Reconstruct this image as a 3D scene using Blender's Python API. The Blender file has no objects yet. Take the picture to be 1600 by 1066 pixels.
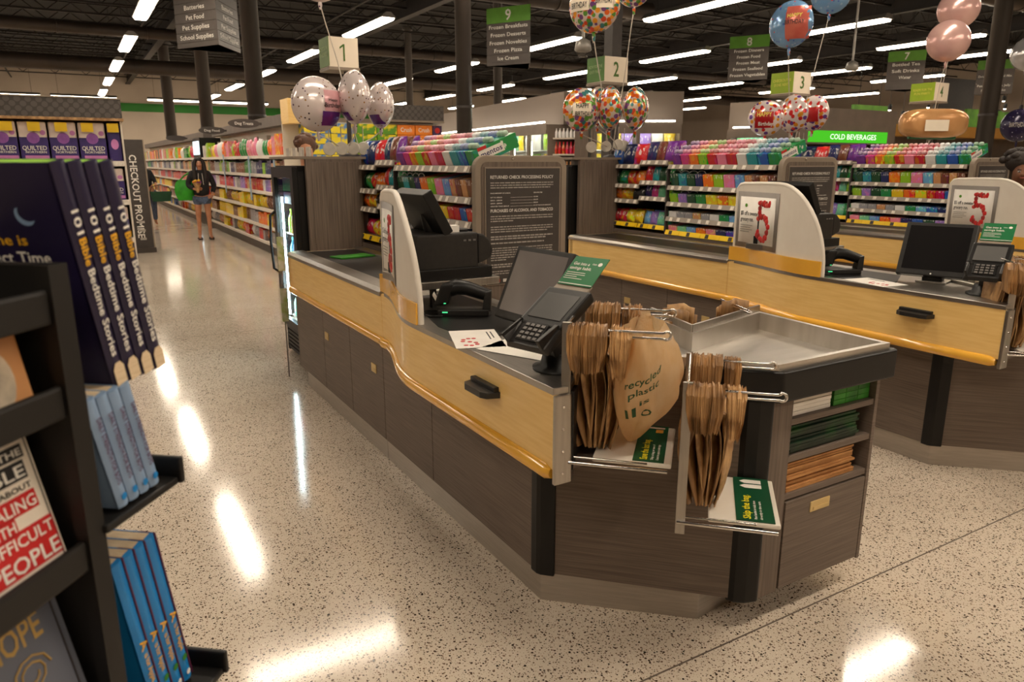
import bpy, bmesh, math, random
from mathutils import Vector, Matrix
random.seed(7)
S = bpy.context.scene
COL = S.collection
# ---------------- camera ----------------
F_PX = 1145.0
PITCH = math.atan(280 / F_PX); YAW = math.radians(30.5); CAM_H = 1.6
cam = bpy.data.cameras.new('camera'); camo = bpy.data.objects.new('camera', cam); COL.objects.link(camo)
camo.location = (0, 0, CAM_H)
camo.rotation_euler = (math.pi / 2 - PITCH, 0, -YAW)
cam.sensor_width = 36; cam.lens = F_PX / 1600 * 36; cam.clip_start = .05; cam.clip_end = 200
cam.dof.use_dof = True; cam.dof.focus_distance = 3.0; cam.dof.aperture_fstop = 6.3
S.camera = camo
# ---------------- world, exposure ----------------
wd = bpy.data.worlds.new('world'); S.world = wd; wd.use_nodes = True
wd.node_tree.nodes['Background'].inputs[0].default_value = (1, .82, .62, 1)
wd.node_tree.nodes['Background'].inputs[1].default_value = .02
S.view_settings.view_transform = 'Standard'; S.view_settings.look = 'None'
S.view_settings.gamma = 1; S.view_settings.use_curve_mapping = False
S.view_settings.exposure = 0.48
LAMP = (1.0, .85, .67); LAMP_E = 26.0
# ---------------- helpers ----------------
PI = math.pi
def lin(c):
    if isinstance(c, str): c = tuple(int(c[i:i+2], 16) for i in (0, 2, 4))
    f = lambda v: v / 12.92 if v <= .04045 else ((v + .055) / 1.055) ** 2.4
    return tuple(f(v / 255) for v in c[:3]) + (1,)
MATS = {}
def nmat(name):
    m = bpy.data.materials.new(name); m.use_nodes = True
    nt = m.node_tree; b = nt.nodes['Principled BSDF']
    MATS[name] = m
    return m, nt, b
def N(nt, t, **k):
    n = nt.nodes.new(t)
    for a, v in k.items():
        if a.startswith('i_'):
            n.inputs[int(a[2:])].default_value = v
        else: setattr(n, a, v)
    return n
def pm(name, c1, c2=None, scale=8, rough=.5, metal=0, st=(1, 1, 1), bump=0, detail=4, coat=0, emit=0, ramp=(.35, .65), spec=.5, alpha=1, trans=0, rv=0):
    """procedural material: noise mix of two colours, stretched"""
    m, nt, b = nmat(name)
    if c2 is None: c2 = tuple(max(0, v * .9) for v in (c1 if not isinstance(c1, str) else tuple(int(c1[i:i+2], 16) for i in (0, 2, 4))))
    tc = N(nt, 'ShaderNodeTexCoord'); mp = N(nt, 'ShaderNodeMapping'); mp.inputs['Scale'].default_value = st
    no = N(nt, 'ShaderNodeTexNoise'); no.inputs['Scale'].default_value = scale; no.inputs['Detail'].default_value = detail
    cr = N(nt, 'ShaderNodeValToRGB'); cr.color_ramp.elements[0].position = ramp[0]; cr.color_ramp.elements[1].position = ramp[1]
    cr.color_ramp.elements[0].color = lin(c1); cr.color_ramp.elements[1].color = lin(c2)
    L = nt.links.new
    L(tc.outputs['Object'], mp.inputs[0]); L(mp.outputs[0], no.inputs[0]); L(no.outputs[0], cr.inputs[0]); L(cr.outputs[0], b.inputs['Base Color'])
    b.inputs['Roughness'].default_value = rough; b.inputs['Metallic'].default_value = metal
    b.inputs['Coat Weight'].default_value = coat; b.inputs['Coat Roughness'].default_value = .08
    b.inputs['Specular IOR Level'].default_value = spec
    b.inputs['Alpha'].default_value = alpha; b.inputs['Transmission Weight'].default_value = trans
    if emit:
        L(cr.outputs[0], b.inputs['Emission Color']); b.inputs['Emission Strength'].default_value = emit
    if bump:
        bp = N(nt, 'ShaderNodeBump'); bp.inputs['Strength'].default_value = bump; bp.inputs['Distance'].default_value = .004
        L(no.outputs[0], bp.inputs['Height']); L(bp.outputs[0], b.inputs['Normal'])
    if rv:
        mr = N(nt, 'ShaderNodeMapRange'); mr.inputs[3].default_value = rough - rv; mr.inputs[4].default_value = rough + rv
        L(no.outputs[0], mr.inputs[0]); L(mr.outputs[0], b.inputs['Roughness'])
    return m
def packmat(name, rough=.35, metal=0, band=True, foil=False):
    """package print: colour from the object, second colour and white lettering blobs from procedural pattern"""
    m, nt, b = nmat(name); L = nt.links.new
    oi = N(nt, 'ShaderNodeObjectInfo'); tc = N(nt, 'ShaderNodeTexCoord')
    sep = N(nt, 'ShaderNodeSeparateXYZ'); L(tc.outputs['Generated'], sep.inputs[0])
    hsv = N(nt, 'ShaderNodeHueSaturation'); L(oi.outputs['Color'], hsv.inputs['Color'])
    mr = N(nt, 'ShaderNodeMapRange'); mr.inputs[3].default_value = .40; mr.inputs[4].default_value = .62
    L(oi.outputs['Random'], mr.inputs[0]); L(mr.outputs[0], hsv.inputs['Hue'])
    vo = N(nt, 'ShaderNodeTexNoise', noise_dimensions='4D'); vo.inputs['Scale'].default_value = 3.2; vo.inputs['Detail'].default_value = 2
    L(tc.outputs['Generated'], vo.inputs['Vector']); ml = N(nt, 'ShaderNodeMath', operation='MULTIPLY'); ml.inputs[1].default_value = 37.
    L(oi.outputs['Random'], ml.inputs[0]); L(ml.outputs[0], vo.inputs['W'])
    st = N(nt, 'ShaderNodeMath', operation='GREATER_THAN'); st.inputs[1].default_value = .56; L(vo.outputs[0], st.inputs[0])
    mx = N(nt, 'ShaderNodeMix', data_type='RGBA'); L(st.outputs[0], mx.inputs[0]); L(oi.outputs['Color'], mx.inputs[6]); L(hsv.outputs[0], mx.inputs[7])
    # lettering blobs in a middle band
    mp = N(nt, 'ShaderNodeMapping'); mp.inputs['Scale'].default_value = (9, 9, 4); L(tc.outputs['Generated'], mp.inputs[0])
    n2 = N(nt, 'ShaderNodeTexNoise', noise_dimensions='4D'); n2.inputs['Scale'].default_value = 1; n2.inputs['Detail'].default_value = 3
    L(mp.outputs[0], n2.inputs['Vector']); L(ml.outputs[0], n2.inputs['W'])
    g2 = N(nt, 'ShaderNodeMath', operation='GREATER_THAN'); g2.inputs[1].default_value = .57; L(n2.outputs[0], g2.inputs[0])
    c1 = N(nt, 'ShaderNodeMath', operation='COMPARE'); c1.inputs[1].default_value = .58; c1.inputs[2].default_value = .17; L(sep.outputs[2], c1.inputs[0])
    mu = N(nt, 'ShaderNodeMath', operation='MULTIPLY'); L(g2.outputs[0], mu.inputs[0]); L(c1.outputs[0], mu.inputs[1])
    mu2 = N(nt, 'ShaderNodeMath', operation='MULTIPLY'); mu2.inputs[1].default_value = .75; L(mu.outputs[0], mu2.inputs[0])
    mx2 = N(nt, 'ShaderNodeMix', data_type='RGBA'); L(mu2.outputs[0], mx2.inputs[0]); L(mx.outputs[2], mx2.inputs[6]); mx2.inputs[7].default_value = (.85, .82, .78, 1)
    L(mx2.outputs[2], b.inputs['Base Color'])
    b.inputs['Roughness'].default_value = rough; b.inputs['Metallic'].default_value = metal
    if foil:
        bp = N(nt, 'ShaderNodeBump'); bp.inputs['Strength'].default_value = .6; bp.inputs['Distance'].default_value = .01
        L(vo.outputs[0], bp.inputs['Height']); L(bp.outputs[0], b.inputs['Normal'])
    return m

class B:
    """mesh builder; vertices are given in the frame of the parent (or world), minus org"""
    def __init__(s, org=(0, 0, 0)): s.v = []; s.f = []; s.m = []; s.o = Vector(org); s.sm = set()
    def add(s, vs, fs, m=0, smooth=False):
        k = len(s.v); s.v += [Vector(v) - s.o for v in vs]
        for f in fs:
            if smooth: s.sm.add(len(s.f))
            s.f.append([i + k for i in f]); s.m.append(m)
        return s
    def box(s, x0, x1, y0, y1, z0, z1, m=0):
        vs = [(x, y, z) for z in (z0, z1) for y in (y0, y1) for x in (x0, x1)]
        return s.add(vs, [(0, 2, 3, 1), (4, 5, 7, 6), (0, 1, 5, 4), (2, 6, 7, 3), (0, 4, 6, 2), (1, 3, 7, 5)], m)
    def hexa(s, p, m=0):
        "8 points: bottom 4 ccw, top 4 ccw"
        return s.add(p, [(3, 2, 1, 0), (4, 5, 6, 7), (0, 1, 5, 4), (1, 2, 6, 5), (2, 3, 7, 6), (3, 0, 4, 7)], m)
    def obox(s, c, ax, ay, az, m=0):
        "centre and three half-axis vectors"
        c, ax, ay, az = map(Vector, (c, ax, ay, az))
        return s.hexa([c - ax - ay - az, c + ax - ay - az, c + ax + ay - az, c - ax + ay - az, c - ax - ay + az, c + ax - ay + az, c + ax + ay + az, c - ax + ay + az], m)
    def ext(s, pts, vec, m=0, smooth=False, capm=None):
        "extrude a closed planar loop by vec"
        pts = [Vector(p) for p in pts]; n = len(pts); vec = Vector(vec)
        vs = pts + [p + vec for p in pts]
        s.add(vs, [(i, (i + 1) % n, n + (i + 1) % n, n + i) for i in range(n)], m, smooth)
        cm = m if capm is None else capm
        s.add(vs, [list(range(n))[::-1], list(range(n, 2 * n))], cm)
        return s
    def prism(s, xy, z0, z1, m=0): return s.ext([(x, y, z0) for x, y in xy], (0, 0, z1 - z0), m)
    def tube(s, pts, r, n=8, m=0, caps=True):
        pts = [Vector(p) for p in pts]; rings = []
        rr = r if isinstance(r, (list, tuple)) else [r] * len(pts)
        up = None
        for i, p in enumerate(pts):
            t = (pts[min(i + 1, len(pts) - 1)] - pts[max(i - 1, 0)]).normalized()
            if up is None:
                a = Vector((0, 0, 1)) if abs(t.z) < .9 else Vector((1, 0, 0))
                up = t.cross(a).normalized()
            up = (up - t * up.dot(t)).normalized(); w = t.cross(up)
            rings.append([p + (up * math.cos(2 * PI * k / n) + w * math.sin(2 * PI * k / n)) * rr[i] for k in range(n)])
        vs = [v for R in rings for v in R]; fs = []
        for i in range(len(pts) - 1):
            for k in range(n):
                fs.append((i * n + k, i * n + (k + 1) % n, (i + 1) * n + (k + 1) % n, (i + 1) * n + k))
        s.add(vs, fs, m, True)
        if caps: s.add(vs, [list(range(n))[::-1], list(range(len(vs) - n, len(vs)))], m)
        return s
    def lathe(s, prof, c=(0, 0, 0), n=12, m=0, ax=(1, 0, 0), ay=(0, 1, 0), az=(0, 0, 1), smooth=True):
        c = Vector(c); ax = Vector(ax); ay = Vector(ay); az = Vector(az); vs = []; fs = []
        for r, z in prof:
            for k in range(n):
                a = 2 * PI * k / n; vs.append(c + ax * (r * math.cos(a)) + ay * (r * math.sin(a)) + az * z)
        for i in range(len(prof) - 1):
            for k in range(n): fs.append((i * n + k, i * n + (k + 1) % n, (i + 1) * n + (k + 1) % n, (i + 1) * n + k))
        s.add(vs, fs, m, smooth)
        s.add(vs, [list(range(n))[::-1], list(range(len(vs) - n, len(vs)))], m)
        return s
    def ball(s, c, rx, ry, rz, m=0, n=12, k=8):
        prof = [(math.sin(PI * i / k) , -math.cos(PI * i / k)) for i in range(k + 1)]
        prof[0] = (.02, -1); prof[-1] = (.02, 1)
        return s.lathe(prof, c, n, m, (rx, 0, 0), (0, ry, 0), (0, 0, rz))
    def grid(s, fn, nu, nv, m=0, smooth=True, closed=False):
        vs = [fn(i / nu, j / nv) for i in range(nu + 1) for j in range(nv + 1)]
        fs = [(i * (nv + 1) + j, (i + 1) * (nv + 1) + j, (i + 1) * (nv + 1) + j + 1, i * (nv + 1) + j + 1) for i in range(nu) for j in range(nv)]
        return s.add(vs, fs, m, smooth)
    def quad(s, o, r, u, w, h, m=0):
        o, r, u = Vector(o), Vector(r), Vector(u)
        return s.add([o, o + r * w, o + r * w + u * h, o + u * h], [(0, 1, 2, 3)], m)
    def disc(s, c, r, u, rad, m=0, n=16):
        c, r, u = Vector(c), Vector(r), Vector(u)
        return s.add([c + r * rad * math.cos(2 * PI * k / n) + u * rad * math.sin(2 * PI * k / n) for k in range(n)], [list(range(n))], m)
    def txt(s, t, o, r, u, h, w=None, al='c', m=0):
        "flat lettering: cap height h, optional total width w, o is baseline anchor"
        vs, fs, tw = glyphs(t); o, r, u = Vector(o), Vector(r), Vector(u)
        sc = h / .69; sx = (w / tw) if w else sc
        off = {'l': 0, 'c': -tw * sx / 2, 'r': -tw * sx}[al]
        s.add([o + r * (x * sx + off) + u * (y * sc) for x, y in vs], fs, m)
        return s
    def mesh(s, name):
        me = bpy.data.meshes.new(name); me.from_pydata([tuple(v) for v in s.v], [], s.f)
        return me
    def build(s, name, mats, par=None, smooth=False, bevel=0, seg=2, solid=0, sub=0):
        me = s.mesh(name); mats = mats if isinstance(mats, (list, tuple)) else [mats]
        for mt in mats: me.materials.append(MATS[mt] if isinstance(mt, str) else mt)
        for i, p in enumerate(me.polygons):
            p.material_index = min(s.m[i], len(mats) - 1); p.use_smooth = smooth or (i in s.sm)
        bm = bmesh.new(); bm.from_mesh(me)
        if bevel or sub or solid: bmesh.ops.remove_doubles(bm, verts=bm.verts, dist=1e-5)
        bmesh.ops.recalc_face_normals(bm, faces=bm.faces)
        if bevel:
            es = [e for e in bm.edges if len(e.link_faces) == 2 and e.calc_face_angle(0) > .6]
            bmesh.ops.bevel(bm, geom=es, offset=bevel, segments=seg, affect='EDGES', profile=.6, clamp_overlap=True)
        bm.to_mesh(me); bm.free()
        o = bpy.data.objects.new(name, me); COL.objects.link(o)
        if par: o.parent = par
        if solid:
            md = o.modifiers.new('solid', 'SOLIDIFY'); md.thickness = solid; md.offset = 0
        if sub:
            md = o.modifiers.new('sub', 'SUBSURF'); md.levels = sub; md.render_levels = sub
        return o
_gl = {}
def glyphs(t):
    if t in _gl: return _gl[t]
    cu = bpy.data.curves.new('t', 'FONT'); cu.body = t; cu.resolution_u = 2; cu.size = 1; cu.offset = .014
    ob = bpy.data.objects.new('t', cu); me = bpy.data.meshes.new_from_object(ob)
    vs = [(v.co.x, v.co.y) for v in me.vertices]; fs = [list(p.vertices) for p in me.polygons]
    x0 = min(v[0] for v in vs); tw = max(v[0] for v in vs) - x0
    vs = [(x - x0, y) for x, y in vs]
    bpy.data.objects.remove(ob); bpy.data.curves.remove(cu); bpy.data.meshes.remove(me)
    _gl[t] = (vs, fs, tw); return _gl[t]
def thing(name, loc=(0, 0, 0), rz=0, label=None, cat=None, group=None):
    o = bpy.data.objects.new(name, None); COL.objects.link(o); o.location = loc; o.rotation_euler = (0, 0, rz); o.empty_display_size = .1
    tag(o, label, cat, group); return o
def tag(o, label=None, cat=None, group=None, kind=None):
    if label: o['label'] = label
    if cat: o['category'] = cat
    if group: o['group'] = group
    if kind: o['kind'] = kind
    return o
def struct(o): o['kind'] = 'structure'; return o
def copy_tree(o, par=None, loc=None, rz=None, label=None, group=None, color=None):
    c = o.copy(); COL.objects.link(c); c.parent = par
    if loc is not None: c.location = loc
    if rz is not None: c.rotation_euler = (0, 0, rz)
    if label: c['label'] = label
    if group: c['group'] = group
    if color: c.color = color
    for ch in list(o.children): copy_tree(ch, c)
    return c
def head(deg): a = math.radians(deg); return Vector((math.sin(a), math.cos(a), 0))
UP = Vector((0, 0, 1))
ORD = ['first', 'second', 'third', 'fourth', 'fifth', 'sixth', 'seventh', 'eighth', 'ninth', 'tenth', 'eleventh', 'twelfth', 'thirteenth', 'fourteenth', 'fifteenth', 'sixteenth', 'seventeenth', 'eighteenth', 'nineteenth', 'twentieth']
_fw = Vector((math.sin(YAW) * math.cos(PITCH), math.cos(YAW) * math.cos(PITCH), -math.sin(PITCH))); _rt = Vector((math.cos(YAW), -math.sin(YAW), 0)); _up = _rt.cross(_fw)
def ray(px, py): return _fw + _rt * ((px - 800) / F_PX) - _up * ((py - 533) / F_PX)
CAMP = Vector((0, 0, CAM_H))
def onz(px, py, z=0): d = ray(px, py); return CAMP + d * ((z - CAM_H) / d.z)
def ony(px, py, y): d = ray(px, py); return CAMP + d * (y / d.y)
def onx(px, py, x): d = ray(px, py); return CAMP + d * (x / d.x)

def proj(p):
    v = Vector(p) - CAMP; z = v.dot(_fw); return 800 + F_PX * v.dot(_rt) / z, 533 - F_PX * v.dot(_up) / z, z
# ---------------- materials ----------------
pm('steel', (178, 172, 164), (168, 162, 154), 3, .34, 1, (40, 2, 2))
pm('steel_y', (178, 172, 164), (166, 160, 152), 3, .34, 1, (2, 60, 60))
pm('kick_steel', (186, 178, 168), (176, 168, 158), 4, .36, .75, (2, 2, 30))
pm('chrome', (215, 210, 205), (200, 195, 190), 10, .12, 1)
pm('dark_wood', (122, 108, 97), (92, 80, 71), 3, .5, 0, (1.2, 1.2, 55), detail=7, ramp=(.25, .75), spec=.3)
pm('dark_wood_v', (122, 108, 97), (90, 78, 69), 3, .5, 0, (34, 34, 1.2), detail=7, ramp=(.25, .75), spec=.3)
pm('maple', (244, 206, 132), (236, 194, 118), 3, .42, 0, (2, 2, 26), detail=5, coat=.15)
pm('amber', (236, 178, 66), (228, 168, 58), 4, .22, 0, coat=.6)
pm('black_plastic', (26, 24, 23), (34, 31, 29), 40, .42)
pm('black_satin', (13, 12, 11), (18, 16, 15), 12, .42, spec=.35)
pm('black_rubber', (20, 18, 17), (32, 29, 27), 16, .6)
pm('belt', (20, 18, 17), (28, 25, 23), 60, .45)
pm('white_plastic', (228, 220, 208), (222, 213, 200), 6, .4)
pm('white_paper', (235, 230, 222), (228, 222, 214), 10, .7)
pm('grey_frame', (138, 130, 124), (128, 120, 114), 6, .45)
pm('taupe', (142, 128, 112), (132, 118, 103), 6, .5)
pm('charcoal', (62, 56, 52), (56, 50, 47), 10, .55)
pm('text_white', (236, 232, 224), None, 8, .6)
pm('text_grey', (170, 164, 156), None, 8, .6)
pm('text_black', (26, 24, 24), None, 8, .6)
pm('text_yellow', (240, 226, 30), None, 8, .6)
pm('green_print', (18, 112, 62), (16, 102, 56), 8, .45)
pm('dark_green_print', (14, 78, 46), (12, 70, 42), 8, .4)
pm('sign_green', (92, 150, 40), (86, 142, 36), 6, .5)
pm('lime', (150, 180, 30), (142, 170, 26), 6, .5)
pm('screen', (30, 29, 30), (36, 34, 34), 2, .12, 0, coat=.5)
pm('screen_reflection_grey', (112, 106, 104), (128, 121, 118), 2, .2, coat=.4)  # grey base colour paints in the reflections on a switched-off screen
pm('yellow', (244, 206, 24), (238, 196, 20), 8, .5)
pm('red_print', (200, 32, 30), (184, 26, 26), 8, .5)
pm('brass', (214, 186, 128), (200, 172, 114), 6, .4, .3)
pm('kraft', (182, 138, 88), (98, 68, 40), 26, .45, 0, (1, 1, .25), bump=.4, ramp=(.3, .7))  # wide colour range paints tan highlights and dark creases into the bags
pm('kraft_light', (208, 166, 114), (140, 102, 62), 18, .45, bump=.25)
pm('kraft_paper', (186, 134, 80), (164, 112, 62), 14, .7)
pm('green_bag', (54, 138, 36), (30, 96, 24), 12, .5)
pm('dark_green_bag', (8, 32, 17), (26, 84, 24), 8, .5, ramp=(.5, .8))
pm('skin', (196, 140, 106), (184, 126, 94), 12, .5)
pm('skin_dark', (128, 84, 58), (112, 72, 50), 12, .5)
pm('hair', (28, 19, 15), (40, 28, 21), 30, .6, 0, (6, 6, 1), bump=.5)
pm('hair_brown', (104, 66, 42), (80, 48, 30), 30, .55, 0, (6, 6, 1), bump=.5)
pm('black_cloth', (24, 23, 25), (32, 30, 32), 20, .85)
pm('denim', (98, 112, 138), (74, 86, 112), 40, .85)
pm('green_cloth', (52, 168, 34), (40, 140, 26), 8, .6)
pm('price_strip', (158, 148, 136), (146, 136, 124), 6, .45)
pm('price_tag', (232, 224, 212), (214, 204, 192), 40, .6)
pm('shelf_metal', (196, 186, 172), (184, 174, 160), 8, .45)
pm('fixture_metal', (150, 145, 138), None, 6, .4, .4)
packmat('pack_box', .3); packmat('pack_bag', .28, foil=True)
def glassmat(name, tint=(1, 1, 1), mixv=.12):
    m, nt, b = nmat(name); L = nt.links.new
    tr = N(nt, 'ShaderNodeBsdfTransparent'); tr.inputs[0].default_value = (*tint, 1)
    gl = N(nt, 'ShaderNodeBsdfGlossy'); gl.inputs['Roughness'].default_value = .04
    no = N(nt, 'ShaderNodeTexNoise'); no.inputs['Scale'].default_value = 2
    mr = N(nt, 'ShaderNodeMapRange'); mr.inputs[3].default_value = mixv * .8; mr.inputs[4].default_value = mixv * 1.2
    L(no.outputs[0], mr.inputs[0])
    mx = N(nt, 'ShaderNodeMixShader'); L(mr.outputs[0], mx.inputs[0]); L(tr.outputs[0], mx.inputs[1]); L(gl.outputs[0], mx.inputs[2])
    L(mx.outputs[0], nt.nodes['Material Output'].inputs[0]); return m
glassmat('glass', (.92, .96, .95)); glassmat('clear_plastic', (.96, .95, .94), .1)
def emat(name, col, e):
    m, nt, b = nmat(name); L = nt.links.new
    em = N(nt, 'ShaderNodeEmission'); no = N(nt, 'ShaderNodeTexNoise'); no.inputs['Scale'].default_value = 1.5
    mr = N(nt, 'ShaderNodeMapRange'); mr.inputs[3].default_value = e * .95; mr.inputs[4].default_value = e * 1.05
    L(no.outputs[0], mr.inputs[0]); L(mr.outputs[0], em.inputs[1]); em.inputs[0].default_value = (*col, 1)
    L(em.outputs[0], nt.nodes['Material Output'].inputs[0]); return m
emat('tube_light', LAMP, LAMP_E); emat('led', (.75, .92, 1.0), 45); emat('freezer_led', (1, .93, .8), 12); emat('sign_glow', (.10, .75, .03), .55); emat('sign_text_glow', (.8, 1, .7), 1.0)
emat('spot_glow', (1, .85, .62), 14)
# ======================= floor =======================
def terrazzo():
    m, nt, b = nmat('terrazzo'); L = nt.links.new
    tc = N(nt, 'ShaderNodeTexCoord')
    def chips(scale, thr, soft=.04):
        v = N(nt, 'ShaderNodeTexVoronoi'); v.inputs['Scale'].default_value = scale; v.inputs['Randomness'].default_value = 1
        L(tc.outputs['Object'], v.inputs['Vector'])
        sp = N(nt, 'ShaderNodeSeparateColor'); L(v.outputs['Color'], sp.inputs[0])
        t = N(nt, 'ShaderNodeMath', operation='MULTIPLY'); t.inputs[1].default_value = thr; L(sp.outputs[0], t.inputs[0])
        c = N(nt, 'ShaderNodeMath', operation='LESS_THAN'); L(v.outputs['Distance'], c.inputs[0]); L(t.outputs[0], c.inputs[1])
        return c, sp
    no = N(nt, 'ShaderNodeTexNoise'); no.inputs['Scale'].default_value = 1.3; no.inputs['Detail'].default_value = 5; L(tc.outputs['Object'], no.inputs[0])
    base = N(nt, 'ShaderNodeValToRGB'); base.color_ramp.elements[0].position = .3; base.color_ramp.elements[1].position = .7
    base.color_ramp.elements[0].color = lin((198, 184, 167)); base.color_ramp.elements[1].color = lin((212, 199, 182)); L(no.outputs[0], base.inputs[0])
    cur = base.outputs[0]
    for sc, thr, ca, cb in ((170, .42, (150, 132, 112), (232, 220, 204)), (140, .40, (62, 50, 42), (150, 126, 104)), (90, .40, (44, 36, 31), (124, 100, 82)), (55, .27, (30, 25, 23), (96, 76, 62))):
        c, sp = chips(sc, thr)
        cr = N(nt, 'ShaderNodeValToRGB'); cr.color_ramp.elements[0].color = lin(ca); cr.color_ramp.elements[1].color = lin(cb); L(sp.outputs[1], cr.inputs[0])
        mx = N(nt, 'ShaderNodeMix', data_type='RGBA'); L(c.outputs[0], mx.inputs[0]); L(cur, mx.inputs[6]); L(cr.outputs[0], mx.inputs[7]); cur = mx.outputs[2]
    L(cur, b.inputs['Base Color'])
    n2 = N(nt, 'ShaderNodeTexNoise'); n2.inputs['Scale'].default_value = 3; L(tc.outputs['Object'], n2.inputs[0])
    mr = N(nt, 'ShaderNodeMapRange'); mr.inputs[3].default_value = .07; mr.inputs[4].default_value = .15; L(n2.outputs[0], mr.inputs[0]); L(mr.outputs[0], b.inputs['Roughness'])
    b.inputs['Specular IOR Level'].default_value = .5
terrazzo()
pm('joint', (96, 82, 70), None, 20, .5)
pm('deck', (17, 14, 12), (12, 10, 9), .6, .8, 0, (1, 14, 1))
pm('iron', (36, 29, 25), (27, 22, 19), 3, .6)
pm('duct', (60, 49, 41), (50, 41, 34), 1.5, .45, .2)
pm('column_paint', (48, 41, 37), (42, 36, 32), 2, .4)
pm('cream_wall', (176, 162, 146), (168, 154, 138), .6, .8)
pm('wall_green', (40, 118, 34), (34, 106, 30), .6, .7)
pm('soffit_paint', (120, 107, 95), (114, 101, 90), .6, .8)
pm('brown_wall', (150, 134, 118), (142, 126, 111), .6, .8)
XW0, XW1, YW0, YW1, ZC = -14, 42, -6, 48, 6.7
fl = struct(B().box(XW0, XW1, YW0, YW1, -.1, 0).build('floor', 'terrazzo'))
def strip(n, *a): struct(B().box(*a).build('trim_%d' % n, 'joint'))
strip(1, XW0, XW1, 1.511, 1.517, 0, .0008); strip(2, 4.62, 4.626, YW0, 1.511, 0, .0008); strip(3, XW0, XW1, 7.3, 7.306, 0, .0008)
# ======================= walls and ceiling =======================
struct(B().box(XW0, XW1, YW1, YW1 + .2, 0, ZC).build('wall_back', 'cream_wall'))
struct(B().box(XW0, 22, YW1 - .03, YW1, 4.35, 4.8).build('trim_4', 'wall_green'))
struct(B().box(XW0 - .2, XW0, YW0, YW1, 0, ZC).build('wall_left', 'cream_wall'))
struct(B().box(XW1, XW1 + .2, YW0, YW1, 0, ZC).build('wall_right', 'brown_wall'))
struct(B().box(XW0, XW1, YW0 - .2, YW0, 0, ZC).build('wall_front', 'cream_wall'))
ceil = struct(B().box(XW0, XW1, YW0, YW1, ZC, ZC + .15).build('ceiling', 'deck'))
# open web joists running across, each its own part of the ceiling
jb = B()
for z in (-.06, -.66): jb.box(XW0, XW1, -.035, .035, z, z + .05)
x = XW0; k = 0
while x < XW1 - .7:
    a, c = (-.62, -.05) if k % 2 == 0 else (-.05, -.62)
    jb.tube([(x, 0, a), (x + .7, 0, c)], .016, 4, caps=False); x += .7; k += 1
j0 = jb.build('joist', 'iron', ceil); j0.location = (0, 3.0, ZC)
for i in range(1, 24):
    c = j0.copy(); COL.objects.link(c); c.parent = ceil; c.location = (0, 3.0 + i * 1.9, ZC)
gb = B()
for z in (-.9, -.42): gb.box(-.12, .12, YW0, YW1, z, z + .03)
gb.box(-.012, .012, YW0, YW1, -.9, -.4)
g0 = gb.build('girder', 'iron', ceil); g0.location = (-5.6, 0, ZC)
for x in (3.4, 9.3, 15.2, 21.4, 27.6):
    c = g0.copy(); COL.objects.link(c); c.parent = ceil; c.location = (x, 0, ZC)
pb = B().tube([(0, YW0, 0), (0, YW1, 0)], .035, 6)
p0 = pb.build('sprinkler_pipe', 'iron', ceil); p0.location = (2.6, 0, 5.9)
for x in (-2, 7.6, 12.4, 18, 24): c = p0.copy(); COL.objects.link(c); c.parent = ceil; c.location = (x, 0, 5.9)
def duct(y, z, r, x0, x1, lab, side=None):
    b = B().tube([(x0, y, z), (x1, y, z)], r, 20)
    o = b.build('air_duct', 'duct'); tag(o, lab, 'duct')
    for i in range(int((x1 - x0) / 2.4)):
        X = x0 + 1.2 + i * 2.4
        B().lathe([(r, -.02), (r + .02, -.02), (r + .02, .02), (r, .02)], (X, y, z), 20, ax=(0, 1, 0), ay=(0, 0, 1), az=(1, 0, 0)).build('duct_band', 'duct', o)
    return o
duct(26.5, 5.45, .17, -13, 30, 'long brown round duct hung across the store above the aisle')
duct(32.1, 5.05, .27, -13, 40, 'thick dark round duct in front of the green banded back wall')
duct(15.3, 5.25, .22, 4.2, 13, 'brown round duct running behind the white number one cube sign')
duct(9.95, 5.35, .3, 16, 30, 'brown round duct at upper right above the aisle seven sign')
# ======================= columns =======================
def column(x, y, r, z0, lab):
    c = thing('column', (x, y, 0), 0, lab, 'column', 'round store columns')
    B().lathe([(r, 0), (r, ZC - .5), (r * 1.5, ZC - .5), (r * 1.5, ZC - .4)], n=20).build('shaft', 'column_paint', c)
    B().lathe([(r + .03, 0), (r + .03, .18), (r, .22)], n=20).build('base_collar', 'column_paint', c)
    B().lathe([(r + .012, 0), (r + .012, .05)], (0, 0, 2.6), n=20).build('band', 'column_paint', c)
def pxcol(px, wpx, x=None, y=None):
    p = onx(px, 150, x) if x else ony(px, 150, y); d = (p - CAMP).dot(_fw); return p.x, p.y, wpx * d / F_PX / 2
for px, w, x, y, lab in ((399, 27, 3.85, None, 'thick round dark column rising beside the dog treats shelf canopy'), (320, 20, 3.85, None, 'round dark column behind the three sided battery sign'),
        (262, 16, 3.85, None, 'slim dark column far down the left aisle'), (725, 25, None, 13.2, 'round dark column left of the hanging aisle nine sign'),
        (778, 14, None, 19.5, 'thin dark column directly below the aisle nine sign'), (640, 11, None, 26.2, 'thin far column right of the pale birthday balloons'), (1548, 26, None, 9.4, 'dark column at far right between aisle seven and six signs')):
    x, y, r = pxcol(px, w, x, y); column(x, y, r, 0, lab)
# squared blue grey post behind the lane two cube
p = ony(958, 60, 9.5); o = B().box(p.x - .09, p.x + .09, 9.4, 9.6, 0, ZC - .7).build('square_post', 'charcoal')
o2 = tag(o, 'square blue grey post behind the lane two cube sign', 'post')
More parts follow.
